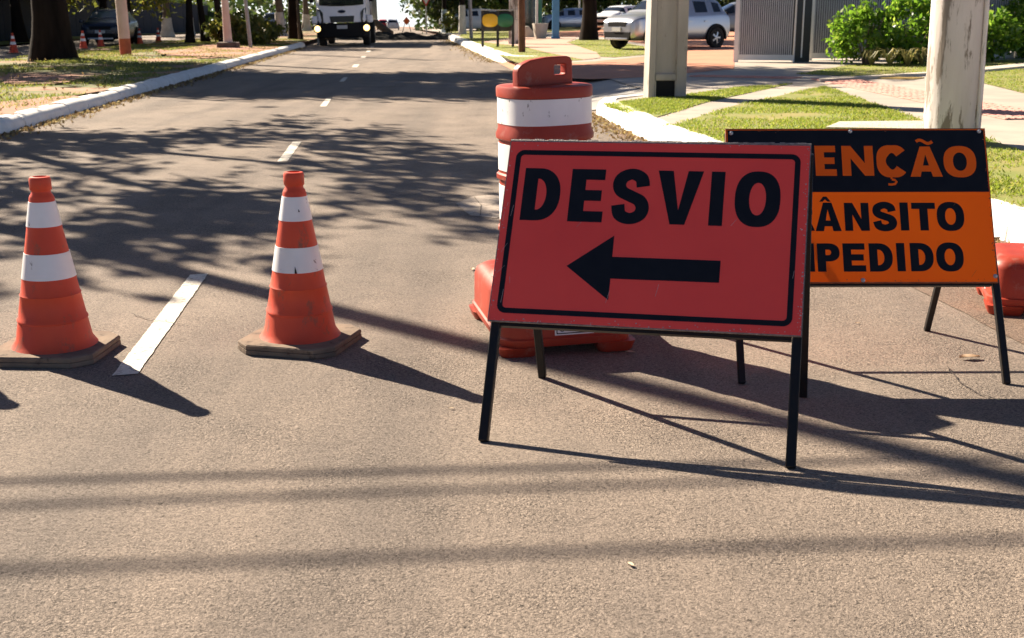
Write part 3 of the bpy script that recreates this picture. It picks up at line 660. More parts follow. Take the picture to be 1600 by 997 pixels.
def chips(pan, root, pl, x0, x1, y1, n, off, m):                    # flaked paint and scratches near the rim of a board
    b = MB()
    for k in range(n):
        e = random.random(); d = abs(random.gauss(0, .006)) + .004; r_ = random.uniform(.0006, .0024)
        if e < .45: c = (x1 - d, random.uniform(.01, y1 - .01))
        elif e < .75: c = (random.uniform(x0 + .01, x1 - .01), y1 - d)
        elif e < .9: c = (x0 + d, random.uniform(.01, y1 - .01))
        else: c = (random.uniform(x0, x1), d)
        b.add([pl.p(c[0] + r_ * random.uniform(.6, 1.8) * math.cos(t), c[1] + r_ * random.uniform(.6, 1.5) * math.sin(t), off) for t in (0, 1.2, 2.5, 3.7, 5.0)], [(0, 1, 2, 3, 4)])
    for k in range(n // 12):
        c = (x0 + random.uniform(.005, .06) if k % 2 else random.uniform(x0, x1), random.uniform(.1, y1 - .02)); a = random.gauss(1.9, .3); l_ = random.uniform(.01, .05); w_ = .0005
        p, q = Vector(c), Vector((c[0] + l_ * math.cos(a), c[1] + l_ * math.sin(a)))
        b.add([pl.p(p.x - w_, p.y, off), pl.p(p.x + w_, p.y, off), pl.p(q.x + w_, q.y, off), pl.p(q.x - w_, q.y, off)], [(0, 1, 2, 3)])
    b.v = [(a[0]-root.location.x, a[1]-root.location.y, a[2]-root.location.z) for a in b.v]
    tag(face_front(b.build('paint_chips', m, pan), pl.n), kind='stuff')
for r_, p_, m_, n_ in BOARDS: chips(p_[0], r_, p_[1], p_[2], p_[3], p_[4], n_, p_[5], m_)
def tear(root, zc, ang, w_, h_, rad):                                 # a rip in a reflective sleeve
    b = MB(); P_ = lambda da, z: ((rad + .0035) * math.cos(ang + da / rad), (rad + .0035) * math.sin(ang + da / rad), z)
    b.add([P_(-w_, zc), P_(w_, zc), P_(w_*.3, zc + h_*.45), P_(-w_*.6, zc + h_), P_(-w_*.9, zc + h_*.5)], [(0, 1, 2, 3, 4)]); fixn(b.build('sleeve_tear', 'print_black', root))
tear(cone, .319, R(-90 + 14 + 6), .005, .030, .1025); tear(cone, .56, R(-90 + 14 + 24), .003, .012, .060); tear(c2, .53, R(-90 + 3 - 30), .002, .02, .066)
b = MB()                                                              # fine cracks in the asphalt
for pts in ([(205,492),(232,500),(262,505),(300,512)], [(712,322),(735,318),(760,322),(788,316)], [(726,338),(748,332),(770,336)], [(740,308),(752,322),(750,340)], [(1480,575),(1500,600),(1530,618),(1556,626)], [(380,150),(470,152),(560,149)]):
    g_ = [gr(x, y) for x, y in pts]; fine = []
    for a, c in zip(g_, g_[1:]): fine += [a.lerp(c, i / 8) + Vector((.006*noise.noise((i*1.7, a.x*9, 0)), .010*noise.noise((i*1.3, a.y*9, 3)), 0)) for i in range(8)]
    k = len(b.v); n = len(fine)
    for i, p in enumerate(fine):
        d = (fine[min(i+1, n-1)] - fine[max(i-1, 0)]).normalized(); w_ = .0022 * (1 + .8*noise.noise((i*.9, a.x, 5))) * (1 if a.y < 12 else 3); b.v += [(p.x - d.y*w_, p.y + d.x*w_, .0065), (p.x + d.y*w_, p.y - d.x*w_, .0065)]
    b.f += [(k+2*i, k+2*i+1, k+2*i+3, k+2*i+2) for i in range(n - 1)]
tag(b.build('road_cracks', 'crack'), kind='structure')
o = []
pp_ = [gr(x, y) for x, y in [(712,318),(740,307),(775,305),(800,308),(800,338),(770,341),(735,337)]]
for a, c in zip(pp_, pp_[1:] + pp_[:1]): o += [tuple(a.lerp(c, i / 6) + Vector((.03*noise.noise((i, a.x*3, 1)), .05*noise.noise((i, a.y*3, 8)), .003))) for i in range(6)]
sheet('road_patch', o, 'patch_pale')

# ---------------------------------------------------------------- plastic drums
def make_drum():
    root = empty('traffic_drum', (0, 0, 0), '', 'traffic drum', 'orange and white plastic traffic drums')
    def se(a, b, z, e=2.7, n=56, cx=0, cy=0):                            # rounded barrel, turned a little on its base
        q = [sup((0, 0), a, b, 2*PI*k/n, e) for k in range(n)]; ca, sa = math.cos(R(13)), math.sin(R(13)); return [(x*ca - y*sa, x*sa + y*ca, z) for x, y in q]
    w = .179
    def lv(L): return [se(r, r, z) for r, z in L]
    b = MB(); b.loft(lv([(w+.05,.255),(w+.02,.275),(w+.006,.32),(w+.003,.44),(w+.010,.445),(w+.010,.462),(w+.003,.467),(w,.66),(w+.011,.666),(w+.011,.684),(w+.002,.690),(w,.78),(w,.826),(w+.010,.832),(w+.011,.850),(w+.002,.872),(w-.001,1.0),(w-.001,1.006)]))
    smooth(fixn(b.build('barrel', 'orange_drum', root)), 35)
    for z0, z1 in ((.892, .998), (.700, .812), (.49, .64)):
        b = MB(); b.loft(lv([(w-.006,z0),(w+.0035,z0+.001),(w+.0025,z1-.001),(w-.006,z1)]), cap=False); smooth(fixn(b.build('reflective_band', 'white_sheet', root)), 40)
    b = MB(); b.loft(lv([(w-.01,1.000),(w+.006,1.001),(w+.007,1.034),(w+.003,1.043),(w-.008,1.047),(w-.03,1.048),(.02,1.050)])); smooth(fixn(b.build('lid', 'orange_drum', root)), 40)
    me = curve2d([[(0,-.055),(0,.055),(.005,.070),(.022,.083),(.06,.097),(.14,.106),(.24,.107),(.255,.103),(.264,.092),(.265,0),(.265,-.02)],
                  [(.172,.042),(.180,.034),(.230,.034),(.240,.042),(.240,.076),(.230,.085),(.180,.085),(.172,.076)]], .03, .005)
    h = link('handle', me, 'orange_drum', root); me.transform(Matrix.Translation((-.132, 0, 0))); me.transform(Matrix.Rotation(PI/2, 4, 'X')); h.location = (-.014, -.045, 1.046); h.rotation_euler.z = R(24); smooth(h, 40)
    # base: oblong weighted foot with a flange line and four blocks
    def rb(ax, ay, z, r): return [(x, y, z) for x, y in rrect(-ax, ax, -ay, ay, r, 6)]
    b = MB(); b.loft([rb(.262,.385,.040,.09), rb(.270,.393,.044,.09), rb(.274,.398,.066,.09), rb(.274,.398,.074,.09), rb(.266,.39,.080,.09), rb(.262,.386,.205,.085), rb(.252,.376,.235,.08), rb(.225,.35,.256,.08), rb(.20,.30,.262,.08)])
    bs = smooth(fixn(b.build('base', 'orange_drum', root)), 40)
    for sx in (-1, 1):
        for sy in (-1, 1):
            b = MB(); b.loft([[(sx*.200 + x, sy*.315 + y, z) for x, y in rrect(-a, a, -a*1.05, a*1.05, .03, 5)] for a, z in ((.066,0),(.072,.010),(.082,.044))]); smooth(fixn(b.build('foot', 'orange_drum', bs)), 40)
    pf = MB(); pf.box(-.055, .105, -.3925, -.386, .086, .138)
    pt = fixn(pf.build('label_plate', 'sign_white', bs)); 
    b = MB(); pp = Plane((.025, -.3932, .138), (1, 0, 0), (0, 0, -1))
    b.add([pp.p(x, y) for x, y in rrect(-.074,.074,.005,.047,.004,2)] + [pp.p(x, y) for x, y in rrect(-.070,.070,.009,.043,.003,2)], [(k, (k+1) % 12, 12 + (k+1) % 12, 12 + k) for k in range(12)])
    b.v = [v for v in b.v]; th = [2*PI*k/20 for k in range(20)]
    for cx in (-.05, -.018): pp.polys(b, ring([sup((cx,.026), .012, .012, x, 2) for x in th], [sup((cx,.026), .009, .009, x, 2) for x in th]), 0)
    face_front(b.build('label_print', 'print_black', bs), Vector((0, -1, 0)))
    return root
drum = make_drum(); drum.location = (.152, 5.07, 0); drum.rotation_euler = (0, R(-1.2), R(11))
drum['label'] = 'orange and white plastic drum with carrying handle on its lid, standing behind the DESVIO sign'
d2 = copy_tree(drum); d2.location = (2.60, 5.50, 0); d2.rotation_euler.z = R(-105)
d2['label'] = 'plastic traffic drum cut by the right edge, only its orange base in view'

# ---------------------------------------------------------------- poles
def pole(name, label, base, prof, m, cat='pole', lean=(0, 0), seg=20, group=None, extra=None):
    root = empty(name, base, label, cat, group)
    b = MB(); b.tube([(lean[0]*z, lean[1]*z, z) for z, r in prof], [r for z, r in prof], seg); smooth(fixn(b.build('shaft', m, root)), 50); return root
P = vr(1485, 224); PB = P
root = pole('utility_pole', 'thick round pole with peeling white paint behind the orange sign', P, [(-.1, .246), (.6, .243), (1.2, .240), (4, .222), (8.5, .18)], 'pole_paint', 'utility pole', (-.018, 0), 32)
b = MB()                                                              # a long cable pipe up the shaft and two bands
for k in range(1): b.tube([(-.018*z + .155, -.205, z) for z in (0, 1, 2, 3.5)], .018, 8)
smooth(fixn(b.build('cable_pipe', 'pole_paint', root)), 40)
for z in (2.6, 5.9):
    b = MB(); b.lathe([(.240, z), (.248, z+.003), (.248, z+.04), (.240, z+.043)], 28); fixn(b.build('steel_band', 'galvanised', root))
# H section concrete pole
P = vr(1038, 152); root = empty('concrete_pole', P, 'tall tapered concrete pole with recessed faces standing on the near lawn', 'utility pole')
b = MB(); rings = []
for z in (-.1, 8.5):
    k = 1 - .035 * z; a, c, r, e = .265*k, .20*k, .085*k, .055
    rings.append([(x, y, z) for x, y in [(-a,-c),(-a+r,-c),(-a+r+.02,-c+e),(a-r-.02-.05*k,-c+e),(a-r-.05*k,-c),(a,-c),(a,c),(a-r,c),(a-r-.02,c-e),(-a+r+.02,c-e),(-a+r,c),(-a,c)]])
b.loft(rings); fixn(b.build('shaft', 'concrete_post', root))
bevel(fixn(MB().box(-.168, .118, -.188, -.13, .24, .33).build('step_block', 'concrete_post', root)), .012, 2)
fixn(MB().box(-.160, .110, -.150, -.13, -.02, .235).build('opening_shade', 'black_plastic', root)); fixn(MB().box(-.172, -.158, -.192, -.13, -.05, .236).build('cheek', 'concrete_post', root)); fixn(MB().box(.112, .126, -.192, -.13, -.05, .236).build('cheek', 'concrete_post', root))  # solid dark box stands in for the shade inside a hollow cable opening
b = MB(); b.box(.262, .285, -.10, .09, -.05, 8.0); bevel(fixn(b.build('side_rib', 'concrete_post', root)), .008, 1)
root.rotation_euler.z = R(4)
# power cables strung over the road from the left to the peeling pole: their shadows cross the near asphalt
pl_l = pole('utility_pole', 'concrete utility pole beyond the left edge of the photo', (-11.6, 6.95, .1), [(-.2, .17), (4, .15), (7, .12)], 'concrete_post', 'utility pole')
pole('utility_pole', 'concrete utility pole beyond the right edge of the photo', (6.5, 7.95, .25), [(-.2, .17), (4, .15), (7, .12)], 'concrete_post', 'utility pole')
pole('street_light_pole', 'tall round pole beyond the left edge whose long shadow crosses the road', (-7.57, 11.6, .12), [(-.2, .12), (3, .105), (8.6, .085), (8.7, .05)], 'concrete_post', 'street light', (.06, .03))
for i, (ga, gb, h) in enumerate([((-1.499,3.336), (-.115,3.434), 3.9), ((-1.425,3.155), (-.111,3.275), 4.1), ((-1.261,2.754), (1.341,2.95), 4.5)]):
    off = h / math.tan(SUN_EL); ox, oy = off * math.sin(SUN_AZ), off * math.cos(SUN_AZ)
    a = Vector((ga[0] + ox, ga[1] + oy, h)); c = Vector((gb[0] + ox, gb[1] + oy, h)); d = (c - a) / (c.x - a.x)
    pts = []
    for k in range(25):
        x = -11.6 + 18.1 * k / 24; q = a + d * (x - a.x); q.z = h + .004 * (x - a.x - .6) ** 2; pts.append(q)
    root = empty('power_cable', pts[12], ['lower', 'middle', 'upper'][i] + ' thick cable strung across the road above the frame', 'cable', 'cables across the road')
    smooth(MB().tube(pts, (.014, .013, .016)[i], 6).build('conductor', 'black_plastic', root, world=True))

P = gr(197, 88, .06); root = pole('painted_pole', 'pale painted pole with a red stained foot, right of the big median trunk', P, [(-.1, .165), (.35, .165), (7, .15)], 'pole_red', 'pole', (-.018, 0))
smooth(MB().tube([(0, 0, -.05), (-.0063, 0, .35), (-.0094, 0, .52)], [.169, .168, .1655], 20, False).build('dirty_foot', 'red_dirt', root))
pole('metal_pole', 'thin dark pole on the verge just behind the painted pole', gr(204, 66, .05), [(-.1, .13), (7, .11)], 'bark', 'pole', (0, 0))
P = gr(357, 76, .12); root = pole('concrete_post', 'slim pale concrete post on a dark footing on the median, leaning left', P, [(-.1, .16), (1.2, .125), (7, .11)], 'pole_red', 'pole', (-.02, 0))
bevel(fixn(MB().box(-.35, .35, -.3, .3, -.05, .22).build('footing', 'bark_grey', root)), .05, 2)
pole('metal_pole', 'thin bare metal pole on the median in front of the bushes', gr(392, 76, .12), [(-.1, .065), (7, .05)], 'galvanised', 'pole', (-.06, 0))
pole('metal_pole', 'thin metal pole between the dark trunk and the truck', gr(468, 63, .12), [(-.1, .06), (7, .05)], 'bark_grey', 'pole', (-.02, 0))
pole('metal_pole', 'thin pale pole close to the left side of the truck', gr(497.5, 70, 0), [(-.1, .05), (7, .045)], 'galvanised', 'pole')
pole('metal_pole', 'thin galvanised pole at the far kerb, left of the bins', vr(736.5, 60), [(-.1, .085), (7, .07)], 'galvanised', 'pole', (-.03, 0))
P = vr(803, 69); root = empty('concrete_pole', P, 'pale square concrete pole with dark rungs behind the brown wooden pole', 'utility pole')
b = MB(); b.loft([[(x*k, y*k, z) for x, y in [(-.2,-.14),(-.03,-.14),(-.01,-.09),(.03,-.09),(.05,-.14),(.2,-.14),(.2,.14),(-.2,.14)]] for z, k in ((-.1, 1), (8, .75))]); fixn(b.build('shaft', 'pole_paint', root))
b = MB()
for k in range(8): fixn(MB().box(-.15, .15, -.158, -.142, .88 + .38*k, .90 + .38*k).build('rung', 'galvanised', root))

root = pole('wooden_pole', 'brown wooden pole standing on the far lawn beside the road', vr(815.5, 82), [(-.1, .105), (3.4, .10)], 'wood', 'pole', (-.01, 0), 12)
root = empty('blue_post', vr(868, 61), 'square bright blue post beside the grey planter', 'post')
fixn(MB().box(-.15, .15, -.12, .12, -.05, 3.4).build('shaft', 'blue_paint', root)); bevel(fixn(MB().box(-.19, .19, -.15, .15, -.05, .10).build('foot', 'blue_paint', root)), .02)
pole('green_post', 'slim green post standing behind the grey planter', vr(844, 57), [(-.1, .09), (3.4, .09)], 'green_paint', 'post')
pole('white_post', 'slim white post leaning behind the left rim of the planter', vr(838.5, 58), [(-.1, .06), (3.4, .06)], 'white_wall', 'post')

# ---------------------------------------------------------------- plants
def ellips(n, c, rad, ncl=30, tight=.26, low=-1.):
    cc = rng.normal(size=(ncl, 3)); cc /= np.linalg.norm(cc, axis=1, keepdims=True); cc *= rng.uniform(.35, 1, (ncl, 1)) ** .5; cc = cc[cc[:, 2] > low]
    p = cc[rng.integers(0, len(cc), n)] + rng.normal(size=(n, 3)) * tight * rng.uniform(.5, 1.2, (n, 1))
    return np.array(c) + p * np.array(rad)
def tree(name, label, base, r, h, crown, rad, nl, size, bark='bark', leaf='leaf_dark', group='street trees', paint=None, flare=1.5, lean=(0, 0), ncl=34, tight=.22, limbs=6, seg=14, forks=None, label_cat='tree'):
    global rng
    root = empty(name, base, label, label_cat, group); bz = Vector(base); keep = rng; rng = np.random.default_rng(int(abs(bz.x) * 977 + abs(bz.y) * 131)); random.seed(int(abs(bz.x) * 977 + abs(bz.y) * 131))
    b = MB(); pts, rr = [], []
    for k in range(13):
        z = -.2 + (h + .2) * k / 12; f = max(0, z) / h
        fl = 1 + (flare - 1) * math.exp(-max(z, 0) / .35)
        pts.append((lean[0]*z + .25*r*noise.noise((z*.7, bz.x, 0)), lean[1]*z + .25*r*noise.noise((z*.7, bz.y, 7)), z)); rr.append(r * fl * (1 - .45 * f))
    k0 = len(b.v); b.tube(pts, rr, seg)
    for i, v in enumerate(b.v):                                       # ribbed, uneven bark
        x, y, z = v; q = 1 + .10 * noise.noise((x*2.2/r*.3, y*2.2/r*.3, z*.6 + bz.x)) + .05 * math.sin(5*math.atan2(y, x)) * math.exp(-max(z, 0)/.6)
        b.v[i] = (x*q, y*q, z)
    cl = Vector(crown) - bz; top = Vector(pts[-1])
    for k in range(limbs):
        a = 2*PI*k/limbs + random.uniform(-.4, .4); e = cl + Vector((math.cos(a)*rad[0]*.72, math.sin(a)*rad[1]*.72, random.uniform(-.3, .6)*rad[2]))
        st = Vector(pts[9 + k % 4]); md = st.lerp(e, .5) + Vector((0, 0, rad[2]*.22)); b.tube([st, st.lerp(md, .5) + Vector((0,0,.1)), md, md.lerp(e, .6), e], [r*.5, r*.38, r*.27, r*.16, r*.05], 7)
    smooth(b.build('trunk', bark, root), 60)
    if paint:
        bb = MB(); n = 6; ps = []; rs = []
        for k in range(n + 1):
            z = -.05 + (paint + .05) * k / n; fl = 1 + (flare - 1) * math.exp(-max(z, 0) / .35); ps.append((lean[0]*z, lean[1]*z, z)); rs.append(r * fl * (1 - .45*max(z, 0)/h) * 1.1 + .012)
        bb.tube(ps, rs, seg); smooth(bb.build('painted_base', paint_m[0] if False else PAINT, root), 50)
    me = leaves('crown', ellips(nl, cl, rad, ncl, tight, -.75), size); link('crown', me, leaf, root); rng = keep
    return root
PAINT = 'whitewash'
G1_ = 'trees along the median'
tree('street_tree', 'massive dark tree with a flared trunk on the median at the far left', (-12.35, 33.3, .05), .50, 5.2, (-8.6, 31.6, 7.4), (7.0, 4.3, 1.7), 26000, .34, group=G1_, flare=1.45, ncl=95, tight=.15, seg=22)
tree('street_tree', 'tree beyond the left edge whose leafy shadow covers the near road', (-10.6, 18.0, .1), .30, 4.4, (-9.4, 16.9, 6.0), (3.1, 5.1, .9), 5000, .27, group=G1_, ncl=64, tight=.105, leaf='leaf_mid')
tree('street_tree', 'second tree beyond the left edge, shading the median', (-17.0, 31, .02), .30, 4.2, (-16.0, 33.0, 6.5), (4.6, 4.4, 1.3), 12000, .34, group=G1_, ncl=26, tight=.2, leaf='leaf_mid')
tree('street_tree', 'small dark forked tree on the median, left of the slim concrete post', gr(298, 69, .05), .17, 3.2, up(298, 69, 4.4), (2.6, 2.6, 1.6), 2600, .32, group=G1_, lean=(.02, 0), leaf='leaf_mid')
tree('street_tree', 'small dark leaning tree right beside the forked tree on the median', gr(322, 67, .05), .17, 3.2, up(318, 67, 4.6), (2.6, 2.6, 1.6), 2600, .32, group=G1_, lean=(-.1, 0), leaf='leaf_yellow')
tree('street_tree', 'dark leaning trunk directly behind the slim concrete post', gr(351, 72, .1), .15, 3.0, up(340, 72, 3.9), (2.4, 2.4, 1.7), 3000, .30, group=G1_, lean=(-.13, 0), leaf='leaf_mid')
tree('street_tree', 'reddish trunk painted white at its foot, near the bushes on the median', gr(439, 57, .1), .24, 4.0, up(436, 57, 6), (3.4, 3.4, 2.), 3600, .34, 'bark_grey', group=G1_, paint=1.25, lean=(-.03, 0))
tree('street_tree', 'thick dark trunk at the end of the median, left of the truck', gr(461, 63, .1), .31, 4.4, up(458, 63, 6.4), (4.2, 3.6, 2.), 5000, .34, group=G1_, flare=1.25)
tree('street_tree', 'pale far trunk between the dark trunk and the truck', gr(479, 47, -.1), .30, 4.4, up(470, 47, 6.4), (4.2, 3.6, 2.), 3600, .4, 'bark_grey', group=G1_, paint=1.3)
tree('street_tree', 'white footed tree beyond the far carriageway, right of the painted pole', gr(262, 56, .06), .26, 3.6, up(262, 56, 5), (3.6, 3.6, 2.4), 3600, .36, 'bark_grey', 'leaf_yellow', 'trees beyond the far carriageway', paint=1.0)
tree('street_tree', 'slim pale trunk beyond the far carriageway, behind the forked tree', gr(299, 54, .06), .16, 3.2, up(290, 54, 4.6), (3, 3, 2.2), 3200, .36, 'bark_grey', 'leaf_yellow', 'trees beyond the far carriageway', paint=1.0)
tree('street_tree', 'dark trunked tree beyond the far carriageway, behind the navy car', gr(165, 62, .06), .25, 2.4, up(160, 62, 3.4), (4.0, 3, 2.1), 5200, .34, 'bark', 'leaf_yellow', 'trees beyond the far carriageway')
tree('street_tree', 'large tree rising behind the navy hoarding, shading the far carriageway', (-24.6, 54, .05), .4, 4.4, (-23.4, 53, 6.4), (4.5, 9, 1.5), 13000, .36, 'bark', 'leaf_dark', 'trees beyond the far carriageway', ncl=70, tight=.15)
tree('street_tree', 'low branching dark tree against the navy hoarding at the left edge', gr(30, 66, .06), .3, 2.6, up(25, 66, 3.9), (4.6, 3, 1.9), 5200, .34, 'bark', 'leaf_mid', 'trees beyond the far carriageway')
tree('street_tree', 'dark leafy tree behind the truck cab, just right of it', (-9.0, 74, 0), .36, 3.6, (-10.3, 76, 4.4), (1.5, 3, 3.0), 5200, .34, 'bark', 'leaf_dark', 'trees along the road', lean=(.02, 0))
GV = 'trees on the right verge'
PAINT = 'bluewash'
tree('street_tree', 'dark trunk painted pale blue at its foot, left of the white footed trunk', vr(694.5, 51.5), .15, 4.2, vr(694, 51.5) + Vector((0, 0, 5.4)), (3.4, 3.4, 2.2), 3600, .34, 'bark', 'leaf_dark', GV, paint=1.35, flare=1.2)
PAINT = 'whitewash'
tree('street_tree', 'dark trunk painted white at its foot, left of the galvanised pole', vr(722.5, 54), .17, 4.2, vr(726, 54) + Vector((0, 0, 5.2)), (3.4, 3.4, 2.2), 4200, .34, 'bark', 'leaf_mid', GV, paint=1.55, flare=1.2)
tree('street_tree', 'thick reddish brown trunk on the lawn left of the parked silver car', vr(920.5, 63), .34, 4.4, vr(926, 63) + Vector((0, 0, 6.2)), (4.5, 4.2, 2.2), 6000, .34, 'bark', 'leaf_mid', GV, flare=1.3)
for i, (px, Y, hh, lf) in enumerate([(700, 96, 3.9, 'leaf_mid'), (706, 84, 3.4, 'leaf_dark'), (752, 92, 3.6, 'leaf_dark'), (784, 86, 3.4, 'leaf_mid'), (832, 98, 3.6, 'leaf_dark'), (892, 100, 3.6, 'leaf_mid'), (960, 96, 3.8, 'leaf_mid'), (1000, 104, 3.6, 'leaf_dark'), (1130, 92, 3.6, 'leaf_dark')]):
    x = (px - 800) / 1900 * Y; z = zr(x, min(Y, 75)) + dip(Y)
    tree('street_tree', ['leafy tree just right of the sky gap above the far white car', 'dark tree behind the white triangle sign', 'dense dark tree behind the white parked car and the bins', 'green tree behind the pale rung pole', 'dark tree behind the grey planter',
         'green tree behind the blue grey parked car', 'green tree behind the bonnet of the silver car', 'dark tree behind the tall concrete pole', 'dark tree beyond the grey parked car at the gate'][i], (x, Y, z), .22, 2.6, (x, Y, z + hh), ((2.9, 3.0, 3.0) if i == 0 else (3.0, 3., 3.) if i == 1 else (3.6, 3.0, 3.0)), 4200, .40, 'bark', lf, 'trees behind the right verge', ncl=40)
tree('street_tree', 'tree on the verge outside the right edge, dappling the lawn', (9.6, 17.5, .3), .25, 3.6, (8.4, 16.6, 5.2), (1.8, 1.8, 1.0), 1800, .32, group=GV, leaf='leaf_mid', ncl=16)
# far woods, one mass on each side of the road
cs = []
for n, x0, x1, y0, y1, h in ((9000, -75, -26, 70, 150, 7), (9000, -60, -22, 120, 190, 7), (16000, -2, 60, 96, 175, 8), (3500, -34, -19.5, 150, 240, 7), (5000, -12.5, 4, 135, 230, 8)):
    p = rng.uniform((x0, y0, -1.2), (x1, y1, 1), (n, 3)); p[:, 2] = -1.2 + (h + 1.2) * rng.uniform(0, 1, n) ** 1.2
    q = np.array([noise.noise((a*.18, c*.18, z*.3)) for a, c, z in p]); g = 800 + 1900 * p[:, 0] / p[:, 1]; cs.append(p[(q > -.12) & ((g < 578) | (g > 652))])
woods = link('far_woods', leaves('far_woods', np.concatenate(cs), .8, .7), 'leaf_dark'); tag(woods, kind='stuff')

def shrub(name, label, base, rad, n, size, leaf, group, stems=7, aspect=.5):
    root = empty(name, base, label, 'shrub', group); b = MB()
    for k in range(stems):
        a = random.uniform(0, 2*PI); e = Vector((math.cos(a)*rad[0]*.7, math.sin(a)*rad[1]*.7, rad[2]*random.uniform(1.0, 1.7))); b.tube([(e.x*.12, e.y*.12, -.03), e*.5 + Vector((0, 0, .06)), e], [.022, .016, .007], 6)
    b.build('stems', 'bark_grey', root)
    link('foliage', leaves('foliage', ellips(n, (0, 0, rad[2]*1.02), rad, 46, .16, -.8), size, aspect, .25), leaf, root); return root
GS = 'glossy shrubs along the slatted fence'
shrub('shrub', 'round glossy green shrub in front of the slatted fence, left of its group', vr(1352, 101), (.78, .6, .60), 2200, .13, 'leaf_glossy', GS)
shrub('shrub', 'taller glossy green shrub beside the left side of the peeling pole', vr(1420, 100), (.80, .6, .68), 2500, .13, 'leaf_glossy', GS)
shrub('shrub', 'glossy shrub partly hidden behind the peeling pole', vr(1492, 98), (.75, .6, .60), 1800, .13, 'leaf_glossy', GS)
shrub('shrub', 'glossy shrub just right of the peeling pole', vr(1552, 97), (.50, .5, .50), 1500, .13, 'leaf_glossy', GS)
shrub('shrub', 'large glossy shrub at the top right corner in front of the white wall', vr(1612, 92), (.62, .6, .85), 2200, .13, 'leaf_glossy', GS)
shrub('shrub', 'yellowish bush on the median behind the thin metal pole', gr(374, 72, .1), (1.1, .9, .62), 2200, .2, 'leaf_yellow', 'bushes on the median')
shrub('shrub', 'straw green bush on the median, right of the yellowish bush', gr(402, 70, .1), (1.15, .9, .50), 2200, .2, 'leaf_yellow', 'bushes on the median')
shrub('shrub', 'small bright sapling beside the white footed trunk on the far lawn', vr(704, 52), (.5, .5, .6), 500, .22, 'leaf_yellow', 'plants on the far lawn')
for i, px in enumerate([(1362,103),(1390,104),(1418,104),(1440,103)]):
    root = empty('strap_leaf_plant', vr(*px), ['leftmost', 'second', 'third', 'rightmost'][i] + ' straw coloured strap leaved plant at the foot of the glossy shrubs', 'plant', 'strap leaved plants'); b = MB()
    for k in range(26):
        a = random.uniform(0, 2*PI); l = random.uniform(.35, .6); d = Vector((math.cos(a), math.sin(a), 0)); s_ = Vector((-d.y, d.x, 0)) * .014; ps = [d*.02, d*l*.35 + Vector((0,0,l*.65)), d*l*.75 + Vector((0,0,l*.62)), d*l + Vector((0,0,l*.35))]
        j = len(b.v); b.v += [tuple(p + s_*q*(1 if n < 3 else .2)) for n, p in enumerate(ps) for q in (-1, 1)]; b.f += [(j+2*n, j+2*n+1, j+2*n+3, j+2*n+2) for n in range(3)]
    b.build('leaves', 'leaf_straw', root)

# ---------------------------------------------------------------- gate and fence with single slats
def slat_panel(name, label, p0, p1, h, pitch, post_l=True, post_r=True):
    p0, p1 = Vector(p0), Vector(p1); d = p1 - p0; L_ = d.length; root = empty(name, p0, label, 'fence', rz=math.atan2(d.y, d.x))
    fixn(MB().box(0, L_, -.03, .03, .05, .17).build('bottom_rail', 'fence_frame', root)); fixn(MB().box(0, L_, -.03, .03, h-.1, h).build('top_rail', 'fence_frame', root))
    if post_l: fixn(MB().box(-.10, -.002, -.05, .05, -.05, h+.03).build('post', 'fence_frame', root))
    if post_r: fixn(MB().box(L_+.002, L_+.06, -.04, .04, -.05, h+.03).build('post', 'fence_frame', root))
    fixn(MB().box(.02, L_-.02, .042, .05, .10, h-.05).build('backing_sheet', 'fence_dark', root))
    me = None; n = int(L_ / pitch)
    for k in range(n):
        if me is None: o = fixn(MB().box(-.013, .013, -.022, .028, .172, h-.102).build('slat', 'fence_slat', root)); me = o.data
        else: o = bpy.data.objects.new('slat', me); COL.objects.link(o); o.parent = root
        o.location.x = pitch * (k + .5)
    return root
g0, g1 = vr(1153, 97), vr(1239, 97); slat_panel('slatted_gate', 'grey gate of narrow upright slats beside the red driveway', g0, g1, 2.3, .046)
f0 = vr(1268, 94.5); f1 = f0 + Vector((4.65, .05, .055)); slat_panel('slatted_fence', 'long grey fence of upright slats behind the glossy shrubs', f0, f1, 2.3, .052, True, True)
root = empty('gate_post', vr(1252, 97) + Vector((0, .05, 0)), 'wide black post between the gate and the slatted fence', 'gate post')
fixn(MB().box(-.16, .17, -.07, .25, -.05, 2.4).build('shaft', 'fence_dark', root)); fixn(MB().box(-.03, .0, -.09, -.07, .1, 2.2).build('edge_strip', 'fence_frame', root))
root = empty('white_pillar', f1 + Vector((.1, 0, 0)), 'white plastered wall pillar at the right end of the slatted fence', 'wall')
fixn(MB().box(-.02, 2.6, -.12, .2, -.1, 2.5).build('wall', 'white_wall', root)); bevel(fixn(MB().box(.12, .75, -.6, -.13, -.1, .55).build('meter_box', 'concrete_post', root)), .02)
root = empty('hoarding', (-21, 45, 0), 'long dark navy hoarding beyond the far carriageway', 'fence'); k = 0
me = None
for y in np.arange(34, 112, 2.4):
    if me is None: o = fixn(MB().box(-.03, .03, .01, 2.38, 0, 2.3).build('board', 'hoarding', root)); me = o.data
    else: o = bpy.data.objects.new('board', me); COL.objects.link(o); o.parent = root
    o.location = (-18.9 - .07*y + 21 - .6, y - 45, .03 + dip(y)); o.rotation_euler.z = .07 + random.uniform(-.01, .01)

